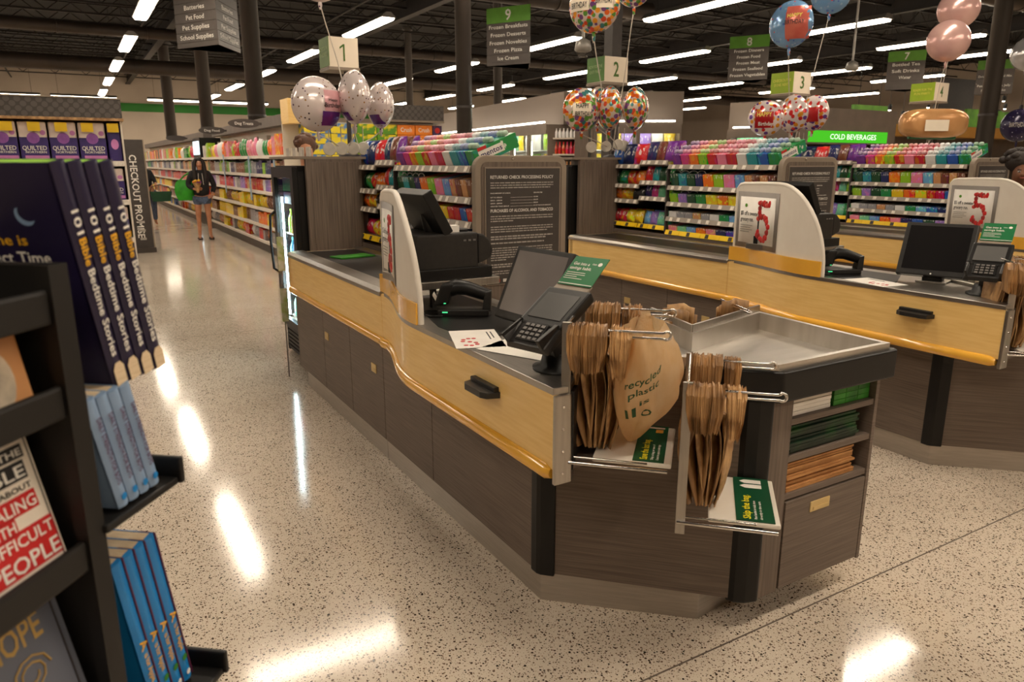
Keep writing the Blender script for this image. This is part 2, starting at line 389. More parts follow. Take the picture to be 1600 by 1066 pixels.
# ======================= fluorescent fixtures =======================
fx = thing('light_fixture', (0, 0, 0)); LZ = 4.75
b = B().ext([(-.06, -1.45, .12), (.06, -1.45, .12), (.17, -1.45, .02), (.17, -1.45, 0), (-.17, -1.45, 0), (-.17, -1.45, .02)], (0, 2.9, 0)); b.build('housing', 'fixture_metal', fx)
b = B().ext([(-.15, -1.42, 0), (.15, -1.42, 0), (.11, -1.42, -.05), (-.11, -1.42, -.05)], (0, 2.84, 0)); b.build('lens', 'tube_light', fx)
for y in (-1.1, 1.1): B().tube([(0, y, .12), (0, y, ZC - LZ)], .006, 4).build('hanger', 'iron', fx)
first = True
def place(x, y, rz, lab):
    global first
    if first:
        o = fx; first = False; o.location = (x, y, LZ); o.rotation_euler = (0, 0, rz); tag(o, lab, 'light', 'hanging fluorescent fixtures')
    else: copy_tree(fx, None, (x, y, LZ), rz, lab)
rows = [(-7.9, 'far left of the store'), (-3.0, 'left of the main aisle'), (1.8, 'straight above the main aisle'), (6.6, 'above the lane one shelves'), (11.8, 'over the frozen food doors'), (16.4, 'over the soft drink aisle'), (20.4, 'over the bread aisle'), (24.0, 'over the produce side'), (28.4, 'near the right wall'), (33, 'along the right wall')]
names = ['nearest', 'second', 'third', 'fourth', 'fifth', 'sixth', 'seventh']
for x, where in rows:
    for i, y in enumerate((12.5, 18.1, 23.8, 29.3, 34.9, 40.6)):
        place(x, y, 0, 'hanging fluorescent tube light %s, %s from the front' % (where, names[i]))
for i, (x, y) in enumerate(((2.6, 8.5), (7.6, 4.75), (-3.2, 5.0), (2.4, 4.2), (12.6, 4.75), (17.6, 4.75), (2.2, .2), (-3, -.5), (7.4, .4), (12.6, .4), (17.6, .6), (7.5, -3.6), (2, -3.6))):
    place(x, y, PI / 2, 'crosswise fluorescent light over the checkouts, %s of the crosswise row' % ORD[i])
for i, x in enumerate((-2.2, 1.1, 5.4, 8.6)): place(x, 44, PI / 2, 'crosswise fluorescent light close to the back wall, %s from the left' % ORD[i])
# ======================= checkout lanes =======================
PITCHX = 2.5
def band_x(y):
    "plan of the customer side: straight, then sweeping outward towards the near end"
    if y >= 3.55: return 1.31
    if y <= 2.75: return 1.145
    t = (3.55 - y) / .8; t = t * t * (3 - 2 * t); return 1.31 - .165 * t
E_ = Vector((.707, -.707, 0)); N_ = Vector((-.707, -.707, 0)); O_ = Vector((1.335, 2.055, 0))
def en(e, n, z): return O_ + E_ * e + N_ * n + UP * z
YS = [3.55 - i * .05 for i in range(18)] + [2.2, 1.70]
def make_lane():
    L = thing('checkout_counter', (1.6, 3.4, 0), 0, 'nearest checkout counter, maple and grey wood, with lane one belt', 'counter'); O = (1.6, 3.4, 0)
    # kick plates
    for i, (a, b, z1) in enumerate((((1.335, 5.22), (1.335, 3.62), .115), ((1.335, 3.615), (1.335, 2.055), .115), ((1.335, 2.055), (1.755, 1.665), .115), ((1.755, 1.665), (2.2, 1.72), .1))):
        a = Vector((*a, 0)); c = Vector((*b, 0)); d = (c - a).normalized(); n = Vector((-d.y, d.x, 0)) * .012
        B(O).hexa([a, c, c + n, a + n, a + UP * z1, c + UP * z1, c + n + UP * z1, a + n + UP * z1]).build('kick_plate', 'kick_steel', L, bevel=.002)
    B(O).prism([(1.36, 5.2), (1.36, 2.08), (1.765, 1.69), (2.3, 1.75), (2.3, 2.3), (1.75, 2.4), (1.75, 5.2)], .002, .11).build('plinth', 'black_rubber', L)
    # carcass core (closed inside)
    B(O).prism([(1.345, 5.3), (1.345, 2.09), (1.78, 1.66), (1.95, 1.9), (1.72, 2.3), (1.72, 3.5), (1.85, 3.6), (1.85, 5.3)], .115, .70).build('carcass', 'dark_wood_v', L)
    # woodgrain lower panels on the customer side
    ys = [5.35, 4.72, 4.18, 3.62, 3.60, 2.10]
    for a, c in ((5.35, 4.705), (4.7, 4.155), (4.15, 3.605), (3.6, 2.985), (2.98, 2.10)):
        p = B(O).box(1.322, 1.345, c, a, .12, .70).build('side_panel', 'dark_wood', L, bevel=.0015)
        if c in (4.155, 3.605):
            yy = c + .43 if c == 4.155 else c + .1; zz = .47
            B(O).box(1.317, 1.3225, yy, yy + .075, zz, zz + .05).build('recessed_pull', 'brass', p, bevel=.006)
            B(O).box(1.3155, 1.3175, yy + .012, yy + .063, zz + .01, zz + .026).build('pull_lip', 'brass', p, bevel=.002)
    B(O).box(1.322, 1.86, 5.35, 5.37, .12, .70).build('end_panel', 'dark_wood_v', L)
    # black corner posts
    B(O).prism([(1.318, 2.10), (1.318, 2.062), (1.325, 2.045), (1.362, 2.008), (1.375, 2.02), (1.36, 2.10)], .11, .70).build('corner_post', 'black_satin', L, bevel=.006)
    # chamfer woodgrain panel
    a = en(.03, 0, 0); c = en(.672, 0, 0); n = N_ * -.02
    B(O).hexa([a + UP * .115, c + UP * .115, c + n + UP * .115, a + n + UP * .115, a + UP * .93, c + UP * .93, c + n + UP * .93, a + n + UP * .93]).build('angled_panel', 'dark_wood', L)
    B(O).prism([(1.805, 1.592), (1.815, 1.562), (1.845, 1.538), (1.888, 1.524), (1.90, 1.528), (1.90, 1.56), (1.84, 1.60)], .105, .845).build('corner_post', 'black_satin', L, bevel=.006)
    # maple band : back straight panel, front sweeping panel
    B(O).box(1.31, 1.34, 3.555, 5.44, .70, .935).build('band_panel', 'maple', L, bevel=.002)
    b = B(O); n = len(YS)
    vs = []
    for y in YS:
        x = band_x(y); vs += [(x, y, .70), (x, y, .94), (x + .03, y, .94), (x + .03, y, .70)]
    fs = []
    for i in range(n - 1):
        for k in range(4): fs.append((i * 4 + k, i * 4 + (k + 1) % 4, (i + 1) * 4 + (k + 1) % 4, (i + 1) * 4 + k))
    b.add(vs, fs); b.add(vs, [(0, 1, 2, 3), tuple(range(4 * n - 4, 4 * n))]); fb = b.build('sweeping_band_panel', 'maple', L)
    # bottom web under the overhang
    vs = []
    for y in YS: vs += [(band_x(y) + .01, y, .69), (1.40, y, .69), (1.40, y, .70), (band_x(y) + .01, y, .70)]
    b = B(O); b.add(vs, fs); b.add(vs, [(0, 1, 2, 3), tuple(range(4 * n - 4, 4 * n))]); b.build('soffit', 'dark_wood', L)
    # amber bull-nose beads
    B(O).tube([(1.315, 5.44, .685), (1.315, 3.557, .685)], .026, 12).build('bead_rail', 'amber', L)
    B(O).tube([(1.312, 3.553, .685), (1.30, 3.5, .685)] + [(band_x(y) + .004, y, .685) for y in YS[2:-1]] + [(1.149, 1.735, .685), (1.152, 1.712, .685)], [.026] * (n) + [.018], 12).build('bead_rail', 'amber', L)
    # stainless top rails
    B(O).ext([(1.302, 3.56, .925), (1.302, 3.56, .945), (1.325, 3.56, .962), (1.42, 3.56, .966), (1.42, 3.56, .94), (1.33, 3.56, .93)], (0, 1.9, 0)).build('belt_rail', 'steel_y', L, bevel=.002)
    B(O).box(1.80, 1.88, 3.56, 5.46, .92, .966).build('belt_rail', 'steel_y', L, bevel=.003)
    bl = B(O).box(1.42, 1.80, 3.62, 5.40, .925, .957).build('conveyor_belt', 'belt', L, bevel=.004)
    B(O).tube([(1.42, 5.405, .945), (1.80, 5.405, .945)], .016, 10).build('roller', 'steel', bl)
    B(O).box(1.42, 1.80, 3.56, 3.62, .92, .962).build('scan_plate', 'steel', L, bevel=.002)
    B(O).box(1.31, 1.88, 5.40, 5.46, .70, .955).build('belt_end_panel', 'maple', L)
    # checkstand top
    poly = [(band_x(y) - .004, y) for y in YS[1:]] + [(1.195, 1.695), (1.215, 1.71), (1.44, 1.945), (1.62, 2.15), (1.70, 2.3), (1.70, 3.48)]
    B(O).prism(poly, .935, .957).build('counter_top', 'steel', L, bevel=.003)
    B(O).prism([(1.36, 3.3), (1.25, 2.85), (1.20, 2.62), (1.21, 2.42), (1.34, 2.36), (1.6, 2.5), (1.6, 3.3)], .957, .9585).build('top_mat', 'black_satin', L)
    # near end stainless post
    ep = B(O).hexa([(1.141, 1.685, .655), (1.20, 1.685, .655), (1.23, 1.715, .655), (1.141, 1.70, .655), (1.141, 1.685, .935), (1.195, 1.685, .935), (1.225, 1.715, .935), (1.141, 1.70, .935)]).build('end_post', 'steel', L, bevel=.003)
    for z in (.69, .76, .83, .9): B(O).lathe([(.005, 0), (.004, .003)], (1.168, 1.685, z), 8, ax=(1, 0, 0), ay=(0, 0, 1), az=(0, -1, 0)).build('screw', 'chrome', ep)
    B(O).hexa([(1.20, 1.70, .69), (1.21, 1.69, .69), (1.45, 1.945, .69), (1.44, 1.955, .69), (1.20, 1.70, .94), (1.21, 1.69, .94), (1.45, 1.945, .94), (1.44, 1.955, .94)]).build('inner_end_panel', 'black_plastic', L)
    # black drawer pull on the sweeping band
    B(O).box(1.125, 1.147, 2.03, 2.20, .842, .872).build('pull_back', 'black_plastic', L, bevel=.004)
    B(O).ext([(1.147, 2.02, .835), (1.10, 2.035, .835), (1.088, 2.06, .835), (1.088, 2.17, .835), (1.10, 2.195, .835), (1.147, 2.21, .835)], (0, 0, .022)).build('card_ledge', 'black_plastic', L, bevel=.003)
    # white privacy panel with curved shoulder
    prof = [(3.52, 1.43), (3.50, 1.452), (3.46, 1.46)] + [(3.30, 1.465), (3.18, 1.467)]
    for k in range(0, 13):
        a = k / 12 * PI / 2; prof.append((2.70 + .40 * math.cos(PI / 2 - a) * 0 + .40 * (1 - math.sin(a)), .985 + .482 * math.cos(a)))
    prof = [(y, z) for y, z in prof]
    low = [(2.70, .957)]
    b = B(O); T = .022; pts = prof + low; vs = []
    for y, z in pts:
        x = band_x(y) + .004; vs += [(x, y, .957), (x, y, z), (x + T, y, z), (x + T, y, .957)]
    n2 = len(pts); fs2 = [(i * 4 + k, i * 4 + (k + 1) % 4, (i + 1) * 4 + (k + 1) % 4, (i + 1) * 4 + k) for i in range(n2 - 1) for k in range(4)]
    b.add(vs, fs2, 0); b.add(vs, [(0, 1, 2, 3), tuple(range(4 * n2 - 4, 4 * n2))])
    pp = b.build('privacy_panel', 'white_plastic', L)
    rim = B(O).tube([(band_x(y) + .015, y, z) for y, z in [(3.52, .97)] + pts], .0135, 8).build('panel_rim', 'white_plastic', pp)
    # amber skirt of the panel
    vs = []
    for y in YS[:-2]: x = band_x(y); vs += [(x - .006, y, .955), (x - .006, y, 1.045), (x + .004, y, 1.045), (x + .004, y, .955)]
    m = len(YS) - 2; b = B(O); b.add(vs, [(i * 4 + k, i * 4 + (k + 1) % 4, (i + 1) * 4 + (k + 1) % 4, (i + 1) * 4 + k) for i in range(m - 1) for k in range(4)])
    b.add(vs, [(0, 1, 2, 3), tuple(range(4 * m - 4, 4 * m))]); b.build('panel_skirt', 'amber', L)
    # advertisement frame and sheet
    def sheet(name, y0, y1, z0, z1, off, mt):
        K = 8; b = B(O); vs = []
        for i in range(K + 1):
            y = y0 + (y1 - y0) * i / K; x = band_x(y) + .004 - off; vs += [(x, y, z0), (x, y, z1)]
        b.add(vs, [(2 * i, 2 * i + 2, 2 * i + 3, 2 * i + 1) for i in range(K)], 0, True); return b.build(name, mt, pp, solid=.002)
    sheet('ad_frame', 3.505, 3.085, 1.052, 1.412, .003, 'grey_frame'); sheet('ad_sheet', 3.475, 3.115, 1.085, 1.38, .007, 'white_paper'); 
    b = B(O)
    def wrap(bb):   # drape lettering on the curved sheet
        for i, v in enumerate(bb.v):
            w = v + Vector(O); y = w.y; bb.v[i] = Vector((band_x(y) + .004 - .0105, y, w.z)) - Vector(O)
        return bb
    R = Vector((0, -1, 0))
    b.txt('$5 off a sweeter', (1.3, 3.462, 1.262), R, UP, .026, .175, 'l'); b.txt('grocery run.', (1.3, 3.462, 1.224), R, UP, .026, .128, 'l'); wrap(b).build('ad_headline', 'text_black', pp)
    b = B(O)
    for i, w in enumerate((.12, .10, .12, .09)): b.box(1.3, 1.301, 3.46 - w, 3.46, 1.196 - i * .014, 1.2 - i * .014)
    wrap(b).build('ad_small_print', 'text_grey', pp)['kind'] = 'stuff'
    b = B(O); b.lathe([(.012, 0), (.012, .0005)], (1.3, 3.415, 1.325), 12, ax=(0, 1, 0), ay=(0, 0, 1), az=(1, 0, 0)); wrap(b).build('ad_logo_dot', 'sign_green', pp)
    # numeral five composed of red berries
    five = [(.10, 1.0), (.3, 1.0), (.5, 1.0), (.7, 1.0), (.9, 1.0), (.12, .87), (.1, .74), (.1, .62), (.3, .62), (.5, .63), (.7, .58), (.86, .48), (.92, .34), (.88, .2), (.74, .08), (.55, .01), (.35, .0), (.16, .06), (.04, .14)]
    for i, (u, v) in enumerate(five):
        for q in range(2):
            rb = random.Random(i * 2 + q); y = 3.285 - u * .12 + rb.uniform(-.009, .009); z = 1.12 + v * .22 + rb.uniform(-.009, .009); x = band_x(y) - .0055 - q * .0015; rr_ = rb.uniform(.013, .018)
            B(O).ball((x, y, z), .003, rr_, rr_ * rb.uniform(.9, 1.3), n=8, k=5).build('printed_berry', ('red_print', 'berry', 'red_print', 'dark_berry')[(i + q * 2) % 4], pp)
    # clear literature pocket at the far edge
    # steel shelf for the printer
    sh = B(O).box(1.25, 1.66, 2.93, 3.36, 1.052, 1.086).build('printer_shelf', 'steel', L, bevel=.003)
    for y in (2.98, 3.3): B(O).box(1.34, 1.36, y, y + .03, .957, 1.052).build('shelf_leg', 'black_plastic', sh)
    return L
pm('dark_berry', (132, 24, 26), (160, 40, 36), 30, .4)
pm('berry', (226, 96, 84), (200, 50, 46), 30, .4)
lanes = [make_lane()]
LN = ['one', 'two', 'three', 'four']
for i in (1, 2, 3):
    lanes.append(copy_tree(lanes[0], None, (1.6 + PITCHX * i, 3.4, 0), 0, 'maple and grey wood checkout counter of lane %s, %s' % (LN[i], ('right behind the nearest one', 'behind the second privacy panel', 'farthest right, mostly hidden')[i - 1])))
# ---------------- bagging cabinets with stainless well ----------------
def make_bagger():
    O = (2.15, 1.85, 0)
    L = thing('bagging_cabinet', O, 0, 'bagging cabinet with stainless well and drawer at end of nearest lane', 'cabinet')
    x0, x1, yf, yb = 1.895, 2.46, 1.53, 2.05
    # carcass with open cubbies
    B(O).box(x0, x0 + .10, yf, yb, .11, .86).build('stile', 'dark_wood_v', L, bevel=.0015)
    B(O).box(x1 - .018, x1, yf - .004, yb, .11, .86).build('side_panel', 'dark_wood', L, bevel=.0015)
    B(O).box(x0 + .1, x1 - .018, yb - .02, yb, .11, .86).build('back_panel', 'dark_wood', L)
    B(O).box(x0 + .1, x1 - .018, yf + .03, yb - .02, .112, .135).build('bottom_panel', 'dark_wood', L)
    for z in (.735, .60, .46): B(O).box(x0 + .1, x1 - .018, yf + .002, yb - .02, z, z + .022).build('shelf_board', 'dark_wood', L, bevel=.001)
    d = B(O).box(x0 + .105, x1 - .022, yf - .004, yf + .016, .118, .452).build('drawer_front', 'dark_wood', L, bevel=.0015)
    B(O).box(2.13, 2.235, yf - .008, yf - .003, .385, .425).build('drawer_pull', 'brass', d, bevel=.008)
    B(O).box(2.143, 2.222, yf - .011, yf - .008, .393, .404).build('pull_lip', 'brass', d, bevel=.002)
    # black bumper
    B(O).ext([(1.70, 1.655, .845), (1.88, 1.485, .845), (2.475, 1.485, .845), (2.49, 1.505, .845), (2.49, 2.04, .845), (2.472, 2.04, .845), (2.462, 1.52, .845), (1.9, 1.52, .845), (1.74, 1.69, .845)], (0, 0, .105)).build('bumper', 'black_satin', L, bevel=.014, seg=3)
    # stainless well
    outer = [(1.47, 1.93), (1.645, 1.77), (1.875, 1.505), (2.455, 1.505), (2.50, 2.14), (1.965, 1.99), (2.06, 2.33), (1.66, 2.33)]
    c = Vector((2.0, 1.85, 0))
    inn = [(1.52, 1.935), (1.675, 1.79), (1.89, 1.525), (2.435, 1.525), (2.478, 2.115), (1.945, 1.966), (2.035, 2.31), (1.67, 2.31)]
    low = [(1.525, 1.937), (1.68, 1.793), (1.892, 1.528), (2.431, 1.528), (2.474, 2.110), (1.941, 1.961), (2.030, 2.305), (1.672, 2.305)]
    n = len(outer); ZR, ZF = .972, .90
    vs = [(x, y, ZR - .03) for x, y in outer] + [(x, y, ZR) for x, y in outer] + [(x, y, ZR) for x, y in inn] + [(x, y, ZF) for x, y in low]
    fs = [(r * n + i, r * n + (i + 1) % n, (r + 1) * n + (i + 1) % n, (r + 1) * n + i) for r in range(3) for i in range(n)] + [tuple(range(3 * n, 4 * n))]
    w = B(O).add(vs, fs).build('bag_well', 'steel_pan', L)
    B(O).box(1.85, 2.4, 1.6, 1.85, .86, .89).build('well_support', 'black_plastic', L)
    # raised back lip
    lip = [(2.50, 2.14), (1.965, 1.99), (2.06, 2.33)]
    for a, c in ((0, 1), (1, 2)):
        p = Vector((*lip[a], ZR)); q = Vector((*lip[c], ZR)); d = (q - p).normalized(); nn = Vector((-d.y, d.x, 0)) * .005
        B(O).hexa([p - nn, q - nn, q + nn, p + nn, p - nn + UP * .028, q - nn + UP * .028, q + nn + UP * .028, p + nn + UP * .028]).build('well_lip', 'steel', w)
    return L
pm('steel_pan', (222, 217, 210), (196, 190, 182), 1.6, .36, 1, (1, 6, 1), rv=.08)
bag0 = make_bagger(); baggers = [bag0]
for i in (1, 2): baggers.append(copy_tree(bag0, None, (2.15 + PITCHX * i, 1.85, 0), 0, 'bagging cabinet with stainless well belonging to lane %s checkout' % LN[i]))
# ---------------- chrome bag racks ----------------
def make_rack(e0, e1, za, lab, name='bag_rack'):
    org = en(e0, .18, za - .42)
    L = thing(name, org, 0, lab, 'bag rack'); O = tuple(org)
    def arm(n):
        b = B(O); pts = [en(e0, n, za + .006), en(e1 - .02, n, za + .006)]
        b.tube(pts, .0042, 8); b.tube([en(e0, n, za - .010), en(e1 - .02, n, za - .010)], .0042, 8)
        lp = [en(e1 - .02, n, za + .006)]
        for k in range(9):
            a = PI / 2 - k / 8 * PI; lp.append(en(e1 - .012 + .012 * math.cos(a), n, za - .0 + .012 * math.sin(a)))
        lp.append(en(e1 - .02, n, za - .010)); b.tube(lp, .0045, 8); o = b.build('hook_arm', 'chrome', L); o['kind'] = 'stuff'; del o['kind']
    arm(.02); arm(.35)
    B(O).obox(en(e0, .35, za - .21), E_ * .014, N_ * .006, UP * .235).build('upright', 'steel', L, bevel=.002)
    B(O).obox(en(e0, .012, za - .21), E_ * .014, N_ * .006, UP * .235).build('upright', 'steel', L, bevel=.002)
    B(O).tube([en(e0 - .01, .36, za - .405), en(e1 + .01, .36, za - .405)], .0065, 8).build('rail', 'chrome', L)
    B(O).tube([en(e0, .337, za - .396), en(e1 - .05, .337, za - .396)], .004, 8).build('rail', 'chrome', L)
    B(O).tube([en(e0, .012, za - .1), en(e0, .35, za - .1)], .005, 8).build('crossbar', 'chrome', L)
    B(O).tube([en(e0, .012, za + .02), en(e0, .35, za + .02)], .005, 8).build('crossbar', 'chrome', L)
    t = B(O).obox(en((e0 + e1) / 2 + .05, .17, za - .402), E_ * ((e1 - e0) / 2 - .03), N_ * .16, UP * .007).build('shelf_plate', 'white_plastic', L, bevel=.005)
    return L, t
r1, t1 = make_rack(.145, .44, 1.125, 'chrome bag rack beside the counter end, holding save the last bag shelf')
r2, t2 = make_rack(.495, .76, .97, 'chrome bag rack on the outer side, holding skip the bag shelf')
def card(rack, plate, e0, e1, n0, n1, z, head_, subs, deco):
    O = tuple(rack.location)
    B(O).obox(en((e0 + e1) / 2, (n0 + n1) / 2, z), E_ * (e1 - e0) / 2, N_ * (n1 - n0) / 2, UP * .0015).build('shelf_card', 'dark_green_print', plate, bevel=.001)
    # text reads along -n (from near edge to far edge)
    r = -N_; u = -E_
    zz = z + .0022
    b = B(O); b.txt(head_, en(e0 + .042, n1 - .012, zz), r, u, .022, .165, 'l'); b.build('card_headline', 'text_yellow', plate)
    b = B(O)
    for i, sx in enumerate(subs): b.txt(sx, en(e0 + .06 + i * .016, n1 - .012, zz), r, u, .008, .125, 'l')
    b.build('card_small_print', 'text_white', plate)
    if deco == 1:
        for (a, c, w, h, mt) in ((.03, .06, .012, .075, 'print_blue'), (.052, .07, .018, .055, 'print_pink'), (.075, .095, .016, .03, 'print_orange')):
            pass
        B(O).obox(en(e0 + .018, n0 + .03, zz), E_ * .05 * 0 + E_ * .006, N_ * .02, UP * .0003).build('printed_bottle', 'print_blue', plate)
        B(O).obox(en(e0 + .05, n0 + .025, zz), E_ * .032, N_ * .006, UP * .0003).build('printed_box', 'print_pink', plate)
        B(O).obox(en(e0 + .066, n0 + .055, zz), E_ * .012, N_ * .014, UP * .0003).build('printed_jar', 'print_orange', plate)
    else:
        for k in (0, 1):
            c = en(e0 + .052, n0 + .032 + k * .036, zz)
            b = B(O); b.add([c - E_ * .034 + N_ * 0, c - E_ * .018 - N_ * .014, c + E_ * .034 - N_ * .014, c + E_ * .034 + N_ * .014, c - E_ * .018 + N_ * .014], [(0, 1, 2, 3, 4)]); b.build('printed_jug', 'white_paper', plate)
pm('print_blue', (170, 200, 220), None, 9, .5); pm('print_pink', (222, 200, 190), None, 9, .5); pm('print_orange', (220, 150, 50), None, 9, .5)
card(r1, t1, .345, .438, .012, .325, .732, 'Save the last bag.', ('Skip a bag or two if', 'Check the space in other bags'), 1)
card(r2, t2, .655, .765, .012, .325, .577, 'Skip the bag.', ('Place handled or bulky items', 'directly in the cart.'), 2)
# racks of lane two
for r, e in ((r1, .145), (r2, .495)):
    copy_tree(r, None, Vector(r.location) + Vector((PITCHX, 0, 0)), 0, 'chrome bag rack at lane two, %s' % ('beside its counter end' if r is r1 else 'outermost one with card shelf'))
# ======================= point of sale equipment =======================
CT = .9575
def make_monitor(org, lab):
    "touch monitor, local frame: +X right along the screen, -Y facing the viewer"
    L = thing('touch_monitor', org, 0, lab, 'monitor')
    t = math.radians(24); u = Vector((0, math.sin(t), math.cos(t))); r = Vector((1, 0, 0)); f = Vector((0, -math.cos(t), math.sin(t)))
    w, h = .35, .30; c = Vector((0, 0, .045)) + u * h / 2
    B().obox(c - f * .0225, r * w / 2, u * h / 2, f * .0225).build('screen_body', 'black_plastic', L, bevel=.006)
    B().obox(c - f * .055, r * w * .36, u * h * .3, f * .012).build('rear_cover', 'black_plastic', L, bevel=.008)
    s = B().obox(c + f * .0008 + u * .006, r * (w / 2 - .024), u * (h / 2 - .026), f * .001).build('screen', 'screen_reflection_grey', L)
    B().disc(c + f * .0006 - u * (h / 2 - .011), r, u, .0045, n=12).build('logo_dot', 'text_white', L)
    B().box(-.075, .075, .02, .16, 0, .012).build('base', 'steel', L, bevel=.003)
    B().hexa([(-.05, .05, .01), (.05, .05, .01), (.05, .10, .01), (-.05, .10, .01), (-.05, .03, .09), (.05, .03, .09), (.05, .08, .10), (-.05, .08, .10)]).build('neck', 'black_plastic', L, bevel=.003)
    return L
def rot_frame(hd): return -math.radians(hd - 90)    # local +X -> heading hd
BLm = Vector((1.395, 2.514, CT)); rv = head(175)
mon = make_monitor(BLm + rv * .175, 'black touch monitor with grey screen, tilted back, on the nearest counter'); mon.rotation_euler = (0, 0, rot_frame(175))
m2 = copy_tree(mon, None, mon.location + Vector((PITCHX + .03, -.10, 0)), rot_frame(163), 'black touch monitor with dark screen on the lane two counter')
for c in m2.children:
    if c.name.startswith('screen.'):
        c.data = c.data.copy(); c.data.materials[0] = MATS['screen']
def make_terminal(org, lab):
    L = thing('payment_terminal', org, 0, lab, 'card reader')
    t = math.radians(58); u = Vector((0, math.sin(t), math.cos(t))); r = Vector((1, 0, 0)); f = Vector((0, -math.cos(t), math.sin(t)))
    P = Vector((0, -.012, .205))          # centre of the screen part
    b = B(); b.obox(P - f * .018, r * .088, u * .088, f * .018); b.build('display_housing', 'black_satin', L, bevel=.008)
    B().obox(P + f * .0012, r * .066, u * .058, f * .0015).build('display', 'term_screen', L, bevel=.001)
    lo = P - u * .118
    kb = B().hexa([lo - r * .088 - u * .05 - f * .04, lo + r * .088 - u * .05 - f * .04, lo + r * .088 + u * .045 - f * .04, lo - r * .088 + u * .045 - f * .04,
              lo - r * .075 - u * .05 - f * .012, lo + r * .075 - u * .05 - f * .012, lo + r * .088 + u * .045 - f * .002, lo - r * .088 + u * .045 - f * .002]).build('keypad_housing', 'black_plastic', L, bevel=.006)
    B().hexa([lo - r * .05 - u * .035 - f * .012, lo + r * .045 - u * .035 - f * .012, lo + r * .045 + u * .035 - f * .012, lo - r * .05 + u * .035 - f * .012,
              lo - r * .05 - u * .035 - f * .005, lo + r * .045 - u * .035 - f * .005, lo + r * .045 + u * .035 + f * .002, lo - r * .05 + u * .035 + f * .002]).build('keypad', 'black_satin', kb, bevel=.002)
    for i in range(4):
        for j in range(4):
            c = lo + r * (-.034 + j * .021) + u * (.024 - i * .017) + f * (.001 - i * .0016)
            B().obox(c, r * .007, u * .005, f * .0025).build('key', 'key_grey', kb)
    # privacy wings
    for sx in (-1, 1):
        a = lo + r * sx * .068
        B().hexa([a - r * .007 - u * .05 - f * .02, a + r * .007 - u * .05 - f * .02, a + r * .007 + u * .05 - f * .01, a - r * .007 + u * .05 - f * .01,
                  a - r * .004 - u * .055 + f * .022, a + r * .010 * sx - u * .055 + f * .022, a + r * .012 * sx + u * .04 + f * .006, a - r * .004 + u * .04 + f * .006]).build('privacy_wing', 'black_plastic', kb, bevel=.003)
    B().hexa([(-.03, -.02, .02), (.03, -.02, .02), (.03, .05, .02), (-.03, .05, .02), (-.022, -.07, .145), (.022, -.07, .145), (.022, -.012, .18), (-.022, -.012, .18)]).build('stand_arm', 'black_plastic', L, bevel=.004)
    B().lathe([(.085, 0), (.085, .008), (.06, .016), (.052, .05), (.045, .055)], (0, .015, 0), 24).build('stand_base', 'black_satin', L)
    # holder and green card
    hb = P + u * .085
    B().obox(hb + u * .012 - f * .006, r * .07, u * .018, f * .003).build('card_holder', 'taupe', L, bevel=.002)
    t2 = math.radians(50); u2 = Vector((0, math.sin(t2), math.cos(t2))); f2 = Vector((0, -math.cos(t2), math.sin(t2))); cb = hb + u * .02
    cd = B().obox(cb + u2 * .062 + r * .004, r * .069, u2 * .062, f2 * .0012).build('promo_card', 'green_print', L, bevel=.001)
    b = B(); fo = f2 * .002
    b.txt('Get into a', cb + u2 * .086 - r * .053 + fo, r, u2, .0125, .066, 'l'); b.txt('savings habit.', cb + u2 * .067 - r * .057 + fo, r, u2, .0125, .088, 'l')
    for i, w in enumerate((.075, .078, .05, .075)): b.quad(cb + u2 * (.052 - i * .0085) - r * .057 + fo, r, u2, w, .0022)
    b.quad(cb + u2 * .004 - r * .063 + fo, r, u2, .135, .003)
    b.disc(cb + u2 * .096 + r * .052 + fo, r, u2, .008); b.txt('Clubs', cb + u2 * .092 + r * .022 + fo, r, u2, .006, .018, 'l')
    o = b.build('card_lettering', 'text_white', cd); o['kind'] = 'stuff'
    return L
pm('key_grey', (110, 106, 102), None, 20, .5); pm('term_screen', (92, 92, 92), (104, 102, 100), 2, .15, coat=.4)  # term_screen grey is lightened to paint in a pale reflection
term = make_terminal((1.262, 1.868, CT), 'black card reader with green savings card on the nearest counter'); term.rotation_euler = (0, 0, rot_frame(165))
copy_tree(term, None, (1.262 + PITCHX + .085, 1.905, CT), rot_frame(160), 'black card reader with green savings card on the lane two counter')
